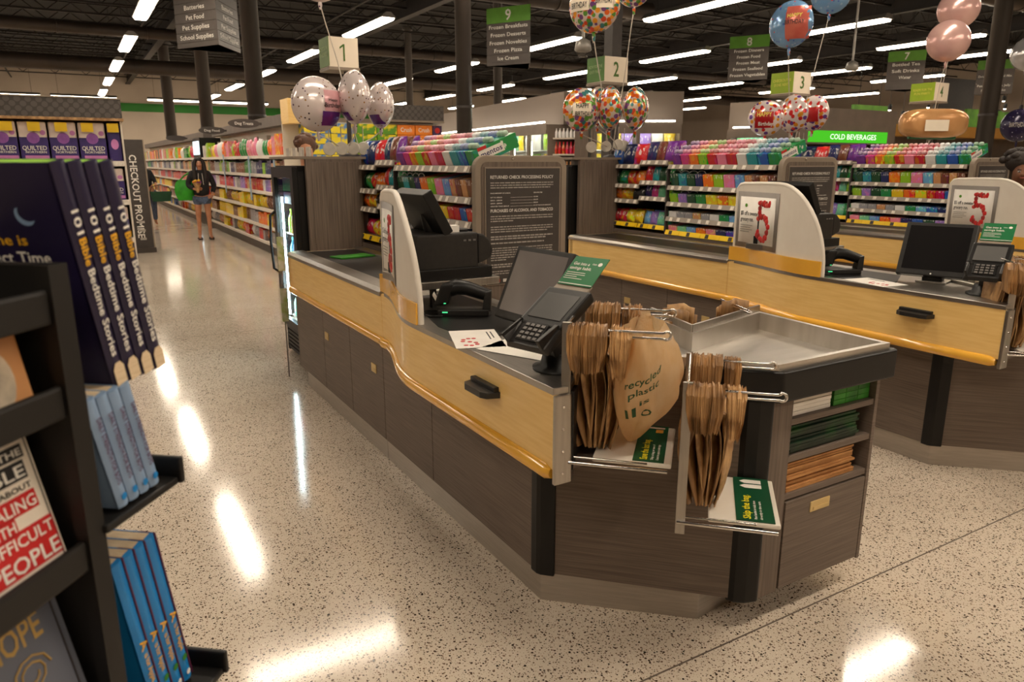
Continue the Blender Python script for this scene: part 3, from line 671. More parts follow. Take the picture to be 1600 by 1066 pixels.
# ---------------- hand scanner in cradle ----------------
def make_scanner(org, lab):
    L = thing('barcode_scanner', org, 0, lab, 'scanner')
    B().ext([(-.10, -.03, 0), (-.105, 0, 0), (-.09, .04, 0), (.09, .035, 0), (.10, 0, 0), (.09, -.03, 0)], (0, 0, .028)).build('cradle', 'black_plastic', L, bevel=.006)
    B().hexa([(.065, -.028, .02), (.098, -.028, .02), (.098, .03, .02), (.065, .03, .02), (.075, -.024, .095), (.10, -.024, .10), (.10, .024, .10), (.075, .024, .095)]).build('cradle_horn', 'black_plastic', L, bevel=.004)
    g = B().tube([(-.06, 0, .10), (-.03, 0, .112), (.01, 0, .106), (.06, 0, .088), (.09, 0, .078)], [.030, .032, .028, .026, .024], 12).build('grip', 'black_satin', L)
    B().hexa([(-.115, -.03, .04), (-.06, -.032, .045), (-.06, .032, .045), (-.115, .03, .04), (-.085, -.03, .125), (-.035, -.03, .13), (-.035, .03, .13), (-.085, .03, .125)]).build('scan_head', 'black_satin', L, bevel=.012, seg=3)
    B().obox((-.072, -.033, .052), (.004, 0, 0), (0, .001, 0), (0, 0, .0015)).build('status_light', 'green_led', L)
    B().obox((-.072, -.035, .017), (.010, 0, 0), (0, .001, 0), (0, 0, .002)).build('status_light', 'green_led', L)
    B().obox((-.112, -.005, .075), (.002, 0, .004), (0, .016, 0), (-.006, 0, .012)).build('serial_sticker', 'price_tag', L)
    B().tube([(-.09, .03, .01), (-.15, .05, .006), (-.17, .0, .006), (-.12, -.06, .006), (-.08, -.05, .006)], .0035, 6).build('cable', 'black_rubber', L)
    return L
emat('green_led', (.1, 1, .35), .9)
sc = make_scanner((1.40, 2.775, CT), 'black hand scanner lying in its cradle on the nearest counter'); sc.rotation_euler = (0, 0, math.radians(-32)); sc.scale = (1.15, 1.15, 1.1)
copy_tree(sc, None, (1.36 + PITCHX, 2.72, CT), math.radians(-30), 'black hand scanner in cradle beside the lane two privacy panel')
# ---------------- receipt printer with operator display ----------------
def make_printer(org, lab):
    L = thing('receipt_printer', org, 0, lab, 'printer')
    B().box(-.18, .12, 0, .34, .045, .205).build('body', 'black_plastic', L, bevel=.010, seg=3)
    B().box(-.18, .19, -.005, .36, 0, .05).build('base_tray', 'black_satin', L, bevel=.004)
    B().ext([(.122, 0.004, .06), (.19, .004, .085), (.20, .004, .12), (.185, .004, .165), (.15, .004, .195), (.122, .004, .20)], (0, .32, 0)).build('paper_door', 'black_plastic', L, bevel=.008)
    B().box(.02, .10, .06, .16, .205, .215).build('feed_slot', 'black_satin', L, bevel=.002)
    for i in range(3): B().box(.045 + i * .024, .058 + i * .024, -.003, .001, .168, .176).build('button', 'key_grey', L)
    # operator display leaning towards the customer side
    a = Vector((-.045, .02, .205)); tp = Vector((-.145, .02, .385))
    up = (tp - a).normalized(); th = Vector((up.z, 0, -up.x)); 
    B().obox((a + tp) / 2 + Vector((.02, .15, 0)), up * .105, Vector((0, .17, 0)), th * .024).build('operator_display', 'black_satin', L, bevel=.005)
    B().tube([(-.05, .14, .20), (-.07, .14, .29)], .03, 10).build('display_post', 'black_plastic', L)
    B().box(-.0, .05, .05, .10, .205, .235).build('receipt', 'white_paper', L)
    return L
pr = make_printer((1.44, 2.95, 1.086), 'black receipt printer with leaning display on the nearest counter shelf')
copy_tree(pr, None, (1.44 + PITCHX, 2.95, 1.086), 0, 'black receipt printer behind the lane two white privacy panel')
# ---------------- papers on the counters ----------------
def flyer(x, y, rz, lab, red=True):
    o = thing('flyer', (x, y, CT + .0015), rz, lab, 'paper')
    B().box(-.09, .09, -.14, .14, 0, .0006).build('sheet', 'white_paper', o)
    if red:
        for i, (u, v) in enumerate(((.0, .10), (-.02, .085), (-.025, .06), (0, .05), (.02, .035), (.022, .01), (.0, -.005), (-.02, .0), (.02, .10))):
            B().lathe([(.009, 0), (.009, .0008)], (u - .03, v - .1, .0006), 8).build('printed_berry', 'red_print', o)
        B().box(.05, .055, -.02, .1, .0006, .001).build('printed_line', 'text_black', o); B().box(.065, .07, .0, .1, .0006, .001).build('printed_line', 'text_black', o)
flyer(1.235, 2.36, math.radians(-20), 'white flyer with red berry five on the nearest counter')
flyer(1.30, 2.13, math.radians(25), 'blank white sheet lying under the nearest card reader', False)
flyer(1.235 + PITCHX, 2.42, math.radians(-10), 'white flyer with red berries on the lane two counter')
o = B().box(1.52, 1.74, 3.30, 3.44, CT, CT + .012).build('paper_pad', 'white_paper', None, bevel=.001); tag(o, 'white paper pad beside scanner under the printer shelf', 'paper')
o = B().obox((1.63, 4.95, .963), Vector((.13, .03, 0)), Vector((-.02, .07, 0)), Vector((0, 0, .004))).build('order_divider', 'green_bag'); tag(o, 'flat lime green card lying on the lane one belt', 'card')
# ======================= bags =======================
def slab_noise(i, s): random.seed(i * 131 + s); return random.uniform(-1, 1)
def pleats(sec, e0, e1, k, jit, seed, twist=0):
    "pleated bundle: slices of cross-section sec [(n,z)] along e with per-slice jitter"
    b = B(); rings = []; m = len(sec); rnd = random.Random(seed)
    for i in range(k):
        t = i / (k - 1); e = e0 + (e1 - e0) * t; sc = (1 + rnd.uniform(-jit, jit * .3)) * (.80 + .24 * math.sin(PI * (.12 + .76 * t))) * (.93 if i % 2 else 1.0)
        if i in (0, k - 1): sc *= .75
        cn = sum(p[0] for p in sec) / m; cz = max(p[1] for p in sec); dz = rnd.uniform(-jit, jit) * .06
        rings.append([(e + rnd.uniform(-.002, .002) + (t - .5) * .35 * (z - cz + .06) * (1 if z < cz - .04 else -.6), cn + (n - cn) * sc * (1 + rnd.uniform(-.05, .05)), cz + (z - cz) * (sc * .5 + .5) + dz) for n, z in sec])
    vs = [en(*p) for R in rings for p in R]; fs = [(i * m + j, i * m + (j + 1) % m, (i + 1) * m + (j + 1) % m, (i + 1) * m + j) for i in range(k - 1) for j in range(m)]
    b.add(vs, fs); b.add(vs, [tuple(range(m))[::-1], tuple(range((k - 1) * m, k * m))]); return b
def handles(n, za, w, h):   # cross-section of a handle bundle over an arm
    return [(n - w * .5, za - h), (n - w * .62, za - h * .5), (n - w * .4, za), (n - w * .1, za + .025), (n + w * .2, za + .02), (n + w * .48, za - h * .05), (n + w * .62, za - h * .55), (n + w * .45, za - h)]
def bundle(e0, e1, za, lab, seed, blen=.395, off=Vector((0, 0, 0))):
    org = en((e0 + e1) / 2, .18, za - blen) + off; L = thing('bag_bundle', org, 0, lab, 'plastic bags'); 
    def bd(b, name, mt, sm=False):
        b.v = [v - Vector(org) + off for v in b.v]; return b.build(name, mt, L, smooth=sm)
    for q, n in enumerate((.02, .35)):
        w = (e1 - e0); s = e0 + w * .02
        bd(pleats(handles(n, za, .075, .12), s - .01, s + w * .62, 46, .085, seed + q), 'handle_bundle', 'kraft')
        bd(pleats(handles(n - .015, za - .008, .065, .13), s + w * .6, e1, 26, .10, seed + 5 + q), 'handle_bundle', 'kraft_light' if q else 'kraft')
    m = max(5, int((e1 - e0) / .016))
    for i in range(m):      # hanging folded bodies, one pleated part each
        rnd = random.Random(seed * 7 + i); ea = e0 + .006 + (e1 - e0) * .70 * i / m; 
        def fn(u, v):
            z = za - .075 - v * (blen - .085) - rnd.uniform(0, .002); nn = .30 - u * .25
            pinch = 1 - .45 * math.sin(min(1, v * 1.25) * PI) ** 2 * .4; nn = .18 + (nn - .18) * (1.15 - .35 * v) * pinch
            wv = .013 * math.sin(u * 7 + i * 1.7 + v * 3) * (1 - .3 * v) + .006 * math.sin(u * 19 + i + v * 5)
            return en(ea + wv + math.sin(v * PI) * .05 * (i / m - .4) + v * .03 * (.5 - i / m), nn, z)
        b = B(); b.grid(fn, 14, 12); o = bd(b, 'folded_bag', 'kraft' if i % 3 else 'kraft_light'); md = o.modifiers.new('s', 'SOLIDIFY'); md.thickness = .004
    return L
bundle(.15, .335, 1.125, 'thick bundle of brown plastic bags on the rack beside the counter end', 3)
bundle(.495, .66, .97, 'bundle of brown plastic bags on the skip the bag rack', 11)
bundle(.10, .33, 1.125, 'bundle of brown plastic bags at the right frame edge, lane two', 17, off=Vector((PITCHX, 0, 0)))
# opened translucent bag
glm, nt, pb_ = nmat('thin_tan_plastic'); 
def tanplastic():
    L = nt.links.new; no = N(nt, 'ShaderNodeTexNoise'); no.inputs['Scale'].default_value = 9; no.inputs['Detail'].default_value = 4
    cr = N(nt, 'ShaderNodeValToRGB'); cr.color_ramp.elements[0].color = lin((230, 196, 146)); cr.color_ramp.elements[1].color = lin((248, 226, 188)); L(no.outputs[0], cr.inputs[0])
    pb_.inputs['Roughness'].default_value = .3; L(cr.outputs[0], pb_.inputs['Base Color'])
    tl = N(nt, 'ShaderNodeBsdfTranslucent'); L(cr.outputs[0], tl.inputs[0]); tr = N(nt, 'ShaderNodeBsdfTransparent'); tr.inputs[0].default_value = lin((232, 200, 156))
    bp = N(nt, 'ShaderNodeBump'); bp.inputs['Strength'].default_value = .5; bp.inputs['Distance'].default_value = .01; L(no.outputs[0], bp.inputs['Height']); L(bp.outputs[0], pb_.inputs['Normal'])
    m1 = N(nt, 'ShaderNodeMixShader'); m1.inputs[0].default_value = .45; L(pb_.outputs[0], m1.inputs[1]); L(tl.outputs[0], m1.inputs[2])
    m2 = N(nt, 'ShaderNodeMixShader'); m2.inputs[0].default_value = .34; L(m1.outputs[0], m2.inputs[1]); L(tr.outputs[0], m2.inputs[2]); L(m2.outputs[0], nt.nodes['Material Output'].inputs[0])
tanplastic(); pm('bag_ink', (30, 78, 44), None, 9, .6)
SZ = [(1.125, .35, .05, .17), (1.06, .36, .088, .17), (.98, .36, .106, .17), (.92, .358, .104, .15), (.86, .35, .082, .12), (.81, .34, .056, .08), (.77, .332, .032, .045), (.742, .326, .010, .012)]
def sackp(z):
    for a, c in zip(SZ, SZ[1:]):
        if c[0] <= z <= a[0]:
            t = (a[0] - z) / (a[0] - c[0]); return [a[i] + (c[i] - a[i]) * t for i in (1, 2, 3)]
    return SZ[0][1:] if z > SZ[0][0] else SZ[-1][1:]
def sack(th, z, k=0):
    ec, a, c = sackp(z); w = 1 + .10 * math.sin(4 * th + z * 14) + .05 * math.sin(9 * th - z * 23) + .03 * math.sin(17 * th + z * 9)
    return en(ec + a * w * math.cos(th), .19 + c * w * math.sin(th), z)
ob_org = en(.34, .19, .742); OB = thing('open_bag', ob_org, 0, 'opened translucent tan plastic bag with green print hanging from the rack', 'plastic bag')
b = B(ob_org); b.grid(lambda u, v: sack(u * 2 * PI, 1.115 - .373 * v), 48, 26); b.build('sack', 'thin_tan_plastic', OB)
for q, n in enumerate((.02, .35)):
    b = B(ob_org); b.grid(lambda u, v: en(.33 + .045 * (u - .5) * (1 + v) + .01 * math.sin(9 * u), n + (-.02 if q else .02) * v * 2, 1.135 - .07 * v), 8, 5); b.build('strap', 'thin_tan_plastic', OB)
b = B(ob_org)
def inked(t, e, z, h, w):
    bb = B(); bb.txt(t, (0, 0, 0), Vector((1, 0, 0)), Vector((0, 1, 0)), h, w, 'c'); vs = []
    for v in bb.v:
        ee = e + v.x; zz = z + v.y + v.x * .45; ec, a, c = sackp(zz); s = max(-.97, min(.97, (ee - ec) / a)); th = math.acos(s)
        vs.append(sack(th, zz) + N_ * .0035)
    b.add(vs, bb.f)
inked('recycled', .372, .985, .022, .10); inked('plastic', .376, .952, .022, .085); inked('is', .375, .912, .018, .03); inked('O', .38, .865, .022, .03); inked('II', .335, .86, .035, .03)
b.build('print', 'bag_ink', OB)
# one limp bag tail at rack two
# rear racks behind the bag well
for i, (px, py, rz, lab) in enumerate(((1062, 490, 20, 'small brown bag bundle on a hook behind the well, left one'), (1147, 478, 70, 'small brown bag bundle on a hook behind the well, right one'))):
    p = onz(px, py, 1.0); L = thing('bag_bundle', (p.x, p.y, .62), math.radians(rz), lab, 'plastic bags')
    rnd = random.Random(40 + i)
    for k in range(7):
        s = rnd.uniform(.8, 1.1); a = -.07 + k * .022
        b = B(); b.grid(lambda u, v: Vector((a + .014 * math.sin(u * 8 + k) + .012 * v, (.055 - .11 * u) * s * (1 - .35 * v), .385 * s - .02 * abs(u - .5) - v * .33)), 8, 8); b.build('folded_bag', 'kraft' if k % 2 else 'kraft_light', L).modifiers.new('s', 'SOLIDIFY').thickness = .004
    B().tube([(-.14, 0, .375), (.10, 0, .375)], .0042, 8).build('hook_arm', 'chrome', L); B().tube([(-.14, .012, .39), (.10, .012, .39)], .0042, 8).build('hook_arm', 'chrome', L)
    B().tube([(-.14, 0, .375), (-.155, .004, .382), (-.14, .012, .39)], .0042, 8).build('hook_tip', 'chrome', L)
    B().tube([(.08, 0, .36), (.08, 0, 0)], .006, 8).build('hook_post', 'chrome', L)
# ---------------- stacks in the cubbies ----------------
def stack(name, lab, x0, x1, y0, y1, z0, z1, n, mt, jit, cat, bev=.002):
    L = thing(name, ((x0 + x1) / 2, (y0 + y1) / 2, z0), 0, lab, cat); h = (z1 - z0) / n; rnd = random.Random(len(lab))
    for i in range(n):
        j = rnd.uniform(-jit, jit); k = rnd.uniform(-jit, jit); w = (x1 - x0) / 2; d = (y1 - y0) / 2
        B().hexa([(-w + j, -d + k, i * h), (w + j, -d + k * .5, i * h), (w + j, d, i * h), (-w + j, d, i * h), (-w + j, -d + k, (i + 1) * h - .001), (w + j, -d + k * .5, (i + 1) * h - .001), (w + j, d, (i + 1) * h - .001), (-w + j, d, (i + 1) * h - .001)]).build('folded_bag', mt, L, bevel=bev)
    return L
stack('bag_stack', 'stack of flat white bags in the top cubby of nearest cabinet', 2.0, 2.22, 1.55, 1.9, .758, .836, 5, 'white_paper', .002, 'paper bags')
stack('bag_stack', 'stack of dark green bags in the middle cubby', 2.0, 2.38, 1.545, 1.9, .623, .722, 9, 'dark_green_bag', .012, 'bags')
stack('bag_stack', 'stack of brown paper bags in the bottom cubby above the drawer', 2.0, 2.375, 1.545, 1.9, .483, .588, 12, 'kraft_paper', .010, 'paper bags', .001)
L = thing('green_carton', (2.335, 1.7, .758), 0, 'bright green gridded packets in the top cubby, right side', 'packets')
for i in range(4):
    for j in range(3): B().box(-.1 + j * .068, -.034 + j * .068, -.15, .15, i * .0205, i * .0205 + .0195).build('packet', 'green_bag', L, bevel=.0015)
# ======================= candy racks, policy panels, end coolers =======================
CLR = dict(purple=(120, 50, 150), magenta=(214, 60, 140), orange=(240, 120, 30), yellow=(240, 206, 40), lime=(150, 200, 40), red=(206, 34, 36), pink=(236, 130, 160), crimson=(196, 26, 60), white=(226, 224, 222), teal=(40, 150, 160), blue=(40, 90, 180), green=(36, 140, 70), darkgreen=(24, 74, 44), navy=(28, 40, 96), skyblue=(110, 170, 220), brown=(120, 70, 44), tan=(206, 150, 100), grey=(150, 150, 156), black=(34, 32, 34), violet=(150, 120, 200), mint=(120, 200, 160))
CN = dict(darkgreen='dark green', skyblue='sky blue')
def col(n): return lin(CLR[n])
pm('navy_ink', (22, 26, 92), None, 9, .5)
# prototype meshes (unit things built once)
PROTO = {}
def proto(name, fn): PROTO[name] = fn
def mesh_of(o): m = o.data; bpy.data.objects.remove(o); return m
def pillow(w, d, h, crimp=.012, n=8, m=10):
    "filled bag: w along Y, d along X, h up, origin at bottom centre"
    b = B(); vs = []
    for s in (-1, 1):
        for i in range(n + 1):
            for j in range(m + 1):
                u = i / n; v = j / m; e = (math.sin(PI * u) ** .5 if 0 < u < 1 else 0) * (math.sin(PI * v) ** .55 if 0 < v < 1 else 0)
                vs.append((s * d / 2 * e, (u - .5) * w * (1 - .08 * math.sin(PI * v)), v * h))
    K = (n + 1) * (m + 1); fs = []
    for s in (0, 1):
        for i in range(n):
            for j in range(m):
                a = s * K + i * (m + 1) + j; fs.append((a, a + m + 1, a + m + 2, a + 1))
    b.add(vs, fs, 0, True); return b
M_pouch = mesh_of(pillow(.13, .06, .17).build('pouch', 'pack_bag')); M_bag = mesh_of(pillow(.2, .1, .23).build('bag', 'pack_bag')); M_big = mesh_of(pillow(.36, .16, .5).build('bigbag', 'pack_bag'))
M_slope = {}
def slope_mesh(w, h, l, ang=21):
    k = (w, h, l)
    if k not in M_slope:
        a = math.radians(ang); M_slope[k] = mesh_of(B().obox(Vector((l / 2 * math.cos(a) + h / 2 * math.sin(a) * 0, 0, l / 2 * math.sin(a) + h / 2)), Vector((math.cos(a), 0, math.sin(a))) * (l / 2), Vector((0, w / 2, 0)), Vector((-math.sin(a), 0, math.cos(a))) * (h / 2)).build('sl', 'pack_box', None, bevel=.003))
    return M_slope[k]
capm, nt_c, b_c = nmat('cap_white'); oi_c = N(nt_c, 'ShaderNodeObjectInfo'); nt_c.links.new(oi_c.outputs['Color'], b_c.inputs['Base Color']); b_c.inputs['Roughness'].default_value = .3
M_cap = mesh_of(B().lathe([(.020, 0), (.022, .004), (.022, .016), (.017, .024), (.005, .027)], n=10).build('cap', 'cap_white'))
M_lid = mesh_of(B().tube([(0, .045 * math.cos(PI * k / 8), .02 * math.sin(PI * k / 8)) for k in range(9)], .003, 5).build('arc', 'cap_white'))
def item(mesh, name, color, loc, rz, label, cat, group, par=None):
    o = bpy.data.objects.new(name, mesh); COL.objects.link(o); o.location = loc; o.rotation_euler = (0, 0, rz); o.color = color
    if par: o.parent = par
    else: tag(o, label, cat, group)
    return o
ZS = [1.575, 1.40, 1.262, 1.135, 1.02]     # shelf top heights, top to bottom
SHN = ['top', 'second', 'third', 'fourth', 'bottom']
def make_rack_frame():
    O = (2.2, 4.75, 0); L = thing('candy_rack', O, 0, 'candy rack facing the lane one belt, grey wood with price strips', 'rack')
    B(O).box(1.93, 2.52, 3.73, 5.76, .01, .985).build('base_cabinet', 'dark_wood', L)
    B(O).box(2.50, 2.52, 3.73, 5.76, .985, 1.56).build('back_panel', 'charcoal', L)
    B(O).box(1.96, 2.50, 5.74, 5.76, .985, 1.56).build('end_panel', 'dark_wood_v', L)
    secs = [(5.27, 5.735, 5), (4.90, 5.255, 4), (3.745, 4.885, 10)]
    for q, (y0, y1, ntg) in enumerate(secs):
        for k, z in enumerate(ZS):
            dz = .035 if (q == 1 and k < 4) else 0
            if k == 3 and q < 2: continue
            if k == 4 and q < 2: dz = .03
            s = B(O).box(1.945, 2.50, y0, y1, z - .012 + dz, z + dz).build('shelf_board', 'taupe', L)
            st = B(O).hexa([(1.925, y0, z - .034 + dz), (1.945, y0, z - .034 + dz), (1.945, y1, z - .034 + dz), (1.925, y1, z - .034 + dz), (1.938, y0, z + .004 + dz), (1.945, y0, z + .004 + dz), (1.945, y1, z + .004 + dz), (1.938, y1, z + .004 + dz)]).build('price_strip', 'price_strip' if k < 4 else 'yellow', L)
            n = ntg
            for i in range(n):
                y = y0 + (i + .5) / n * (y1 - y0) + .012 * ((i * 7) % 3 - 1)
                B(O).hexa([(1.921, y - .017, z - .030 + dz), (1.926, y - .017, z - .030 + dz), (1.926, y + .017, z - .030 + dz), (1.921, y + .017, z - .030 + dz), (1.934, y - .017, z + dz), (1.938, y - .017, z + dz), (1.938, y + .017, z + dz), (1.934, y + .017, z + dz)]).build('price_tag', 'price_tag' if k < 4 else ('charcoal' if i % 2 else 'yellow'), st)
    B(O).box(1.93, 1.96, 4.885, 4.90, 1.0, 1.55).build('divider', 'charcoal', L)
    return L
rk = make_rack_frame(); racks = [rk]
for i in (1, 2): racks.append(copy_tree(rk, None, (2.2 + PITCHX * i, 4.75, 0), 0, 'candy rack facing the lane %s belt, grey wood with price strips' % LN[i]))
GUM = ['purple', 'magenta', 'orange', 'lime', 'red', 'pink', 'crimson', 'white', 'teal', 'blue', 'green']
C2 = [('darkgreen', .1, 1), ('teal', .1, 1), ('darkgreen', .1, 1), ('navy', .09, 1), ('orange', .12, 0), ('lime', .11, 0), ('pink', .12, 0), ('skyblue', .10, 0), ('tan', .075, 0), ('brown', .075, 0), ('tan', .075, 0), ('brown', .075, 0)]
C3 = [('lime', .10, 1), ('violet', .10, 1), ('darkgreen', .10, 1), ('green', .11, 0), ('yellow', .12, 0), ('orange', .11, 0), ('yellow', .11, 0), ('red', .08, 0), ('crimson', .08, 0), ('blue', .08, 0), ('red', .08, 0)]
C4 = [('white', .09, 0), ('grey', .09, 0), ('grey', .09, 0), ('tan', .09, 0), ('grey', .09, 0), ('white', .1, 0), ('green', .1, 0), ('skyblue', .1, 0), ('blue', .1, 0), ('navy', .1, 0), ('skyblue', .1, 0)]
C5 = [('pink', .1, 0), ('mint', .1, 0), ('skyblue', .1, 0), ('orange', .1, 0), ('pink', .1, 0), ('navy', .1, 0), ('blue', .1, 0), ('darkgreen', .1, 0), ('violet', .1, 0), ('red', .1, 0)]
def word(c): return CN.get(c, c)
for li in (0, 1, 2):
    X0 = 1.965 + PITCHX * li; ln = LN[li]; gr = 'candy on the lane %s rack' % ln
    # top row : sloped gum trays with bottle tops
    w = 1.13 / len(GUM)
    for i, c in enumerate(GUM):
        y = 4.875 - w * (i + .5)
        t = thing('gum_tray', (X0, y, ZS[0]), 0, '%s gum tray with white bottle tops, top shelf, lane %s rack' % (word(c), ln), 'gum tray', gr)
        item(slope_mesh(round(w - .008, 3), .085, .30), 'tray', col(c), (0, 0, 0), 0, 0, 0, 0, t)
        a = math.radians(21)
        for r in range(3):
            for s in (-1, 1):
                s_ = .055 + r * .10; p = (s_ * math.cos(a) - .085 * math.sin(a) * .9, s * .024, s_ * math.sin(a) + .045 + .04 * math.cos(a))
                o = item(M_cap, 'bottle_cap', tuple(.75 * .45 + v * .55 for v in col(c)[:3]) + (1,), p, 0, 0, 0, 0, t); o.rotation_euler = (0, -a, 0)
        if i == len(GUM) - 1:   # printed side of the last tray
            b = B(); R = Vector((math.cos(a), 0, math.sin(a))); U2 = Vector((-math.sin(a), 0, math.cos(a)))
            yb = -(w - .008) / 2 - .0006
            b0 = Vector((.035, yb, .03 + .012))
            pl = B().quad(b0 - U2 * .012, R, U2, .17, .05).build('side_label', 'white_paper', t)
            b.txt('mentos', b0 + R * .012 - Vector((0, .0006, 0)), R, U2, .030, .145, 'l'); b.build('side_lettering', 'navy_ink', t)
            B().quad(b0 + U2 * .040 - Vector((0, .0004, 0)), R, U2, .06, .018).build('side_patch', 'red_print', t)
    for k, row in ((1, C2), (2, C3), (3, C4), (4, C5)):
        tot = sum(r[1] for r in row); sc = 1.12 / tot; y = 4.875
        for i, (c, w0, arc) in enumerate(row):
            w = w0 * sc; y -= w / 2; hh = (.10, .075, .05, .045)[k - 1]; l = .32 if k < 3 else .3
            nm = ('candy_box', 'candy_box', 'gum_pack', 'gum_pack')[k - 1]
            ang = 12 if k < 3 else 6
            key = (round(w - .006, 3), hh, l)
            M_slope.setdefault(key, None)
            if M_slope[key] is None:
                del M_slope[key]; slope_mesh(*key, ang)
            lab = '%s %s, %s shelf of lane %s candy rack, %s from the left' % (word(c), nm.replace('_', ' '), SHN[k], ln, ORD[i])
            if arc:
                t = thing(nm, (X0 - .01, y, ZS[k]), 0, lab, 'candy', gr); item(M_slope[key], 'carton', col(c), (0, 0, 0), 0, 0, 0, 0, t)
                for r in range(2): item(M_lid, 'rim', (1, 1, 1, 1), (.03 + r * .13, 0, hh + .008 + r * .028), 0, 0, 0, 0, t)
            else: item(M_slope[key], nm, col(c), (X0 - .01, y, ZS[k]), 0, lab, 'candy', gr)
            y -= w / 2
    # bags and pouches in the far sections
    A = {0: ['blue', 'navy', 'red'], 1: ['darkgreen', 'green', 'red', 'orange'], 2: ['orange', 'yellow', 'black'], 4: ['red', 'crimson', 'yellow', 'yellow']}
    Bq = {0: ['navy', 'brown', 'purple'], 1: ['red', 'teal', 'darkgreen', 'green'], 2: ['navy', 'magenta', 'mint', 'lime'], 4: ['skyblue', 'violet', 'mint', 'green']}
    for sec, (y0, y1, dd, mesh, nm) in enumerate(((5.27, 5.735, A, M_bag, 'snack_bag'), (4.90, 5.255, Bq, M_pouch, 'candy_pouch'))):
        for k, lst in dd.items():
            for i, c in enumerate(lst):
                y = y1 - (i + .5) / len(lst) * (y1 - y0); dz = .0 if sec == 0 else (.035 if k < 4 else .03)
                if k == 4: dz = .03
                s = (y1 - y0) / len(lst) / (.2 if sec == 0 else .13) * 1.05
                for r in (0, 1):
                    o = item(mesh, nm, col(c), (X0 + .04 + r * .10, y, ZS[k] + dz), 0, '%s %s, %s row, %s shelf of lane %s rack, %s from left end' % (word(c), nm.replace('_', ' '), ('front', 'rear')[r], SHN[k], ln, ORD[i]), 'candy', gr)
                    hmax = (.19, .13, .115, .1, .12)[k]; o.scale = (1, s, min(1, hmax / (.23 if sec == 0 else .17)) * (1 + .03 * r)); o.rotation_euler = (0, math.radians(14), math.radians(random.uniform(-8, 8)))
# ---------------- policy panels ----------------
def rrect(x0, x1, z0, z1, r, y, n=6):
    p = []
    for cx, cz, a0 in ((x1 - r, z1 - r, 0), (x0 + r, z1 - r, 90)):
        for k in range(n + 1): a = math.radians(a0 + 90 * k / n); p.append((cx + r * math.cos(a), y, cz + r * math.sin(a)))
    return p + [(x0, y, z0), (x1, y, z0)]
def make_panel():
    O = (2.24, 3.69, 0); L = thing('policy_board', O, 0, 'large policy board behind the nearest monitor, white text on charcoal', 'sign board')
    B(O).ext(rrect(1.93, 2.545, .02, 1.636, .07, 3.68), (0, .045, 0)).build('frame', 'taupe', L, bevel=.008)
    B(O).ext(rrect(1.968, 2.507, .3, 1.60, .04, 3.676), (0, .01, 0)).build('wood_panel', 'dark_wood_v', L)
    B(O).box(1.985, 2.492, 3.668, 3.678, .905, 1.572).build('sheet_holder', 'taupe', L, bevel=.001)
    s = B(O).box(1.993, 2.484, 3.664, 3.669, .912, 1.564).build('notice_sheet', 'charcoal', L)
    B(O).lathe([(.008, 0), (.006, .005)], (2.17, 3.675, 1.617), 10, ax=(1, 0, 0), ay=(0, 0, 1), az=(0, -1, 0)).build('bolt', 'chrome', L)
    R = Vector((1, 0, 0)); y = 3.6632; b = B(O); x0 = 2.018
    b.txt('RETURNED CHECK PROCESSING POLICY', (x0, y, 1.508), R, UP, .017, .42, 'l'); b.txt('PURCHASES OF ALCOHOL AND TOBACCO', (x0, y, 1.322), R, UP, .017, .42, 'l')
    b.txt('FACE AMOUNT OF CHECK', (x0, y, 1.425), R, UP, .006, .13, 'l'); b.txt('SERVICE FEE', (x0 + .285, y, 1.425), R, UP, .006, .06, 'l')
    for i, (t, f) in enumerate((('UP TO $50.00', '$25.00'), ('$50.01 - $300.00', '$30.00'), ('$300.01 - $800.00', '$40.00'), ('GREATER THAN $800.00', '5% OF THE FACE AMOUNT'))):
        z = 1.402 - i * .0165; b.txt(t, (x0, y, z), R, UP, .006, .075 if i < 3 else .12, 'l'); b.txt(f, (x0 + .285, y, z), R, UP, .006, .03 if i < 3 else .12, 'l'); b.quad((x0 + .13, y, z + .001), R, UP, .15, .001)
    b.build('notice_lettering', 'text_white', s)
    b = B(O); rnd = random.Random(5); z = 1.478
    def para(z, n, bold, wl):
        for i in range(n):
            x = x0; W = .42 if i < n - 1 else wl
            while x < x0 + W:
                w = rnd.uniform(.008, .035); b.quad((x, y, z), R, UP, min(w, x0 + W - x), .0075 if bold else .0058); x += w + .004
            z -= .0135
        return z
    para(1.482, 3, 0, .40); para(1.296, 3, 0, .15); para(1.236, 3, 0, .38); para(1.18, 2, 1, .37); para(1.143, 1, 1, .36); para(1.115, 6, 0, .1); para(1.02, 2, 1, .40); para(.982, 2, 0, .38)
    b.build('notice_small_print', 'text_grey', s)['kind'] = 'stuff'
    B(O).quad((x0, y, .922), R, UP, .06, .018).build('red_logo', 'red_print', s); B(O).quad((x0 + .08, y, .922), R, UP, .05, .018).build('white_logo', 'text_white', s)
    return L
pn = make_panel()
for i, lb in ((1, 'policy board behind the lane two privacy panel, white text on charcoal'), (2, 'policy board at far right behind the lane three privacy panel')): copy_tree(pn, None, (2.24 + PITCHX * i, 3.69, 0), 0, lb)
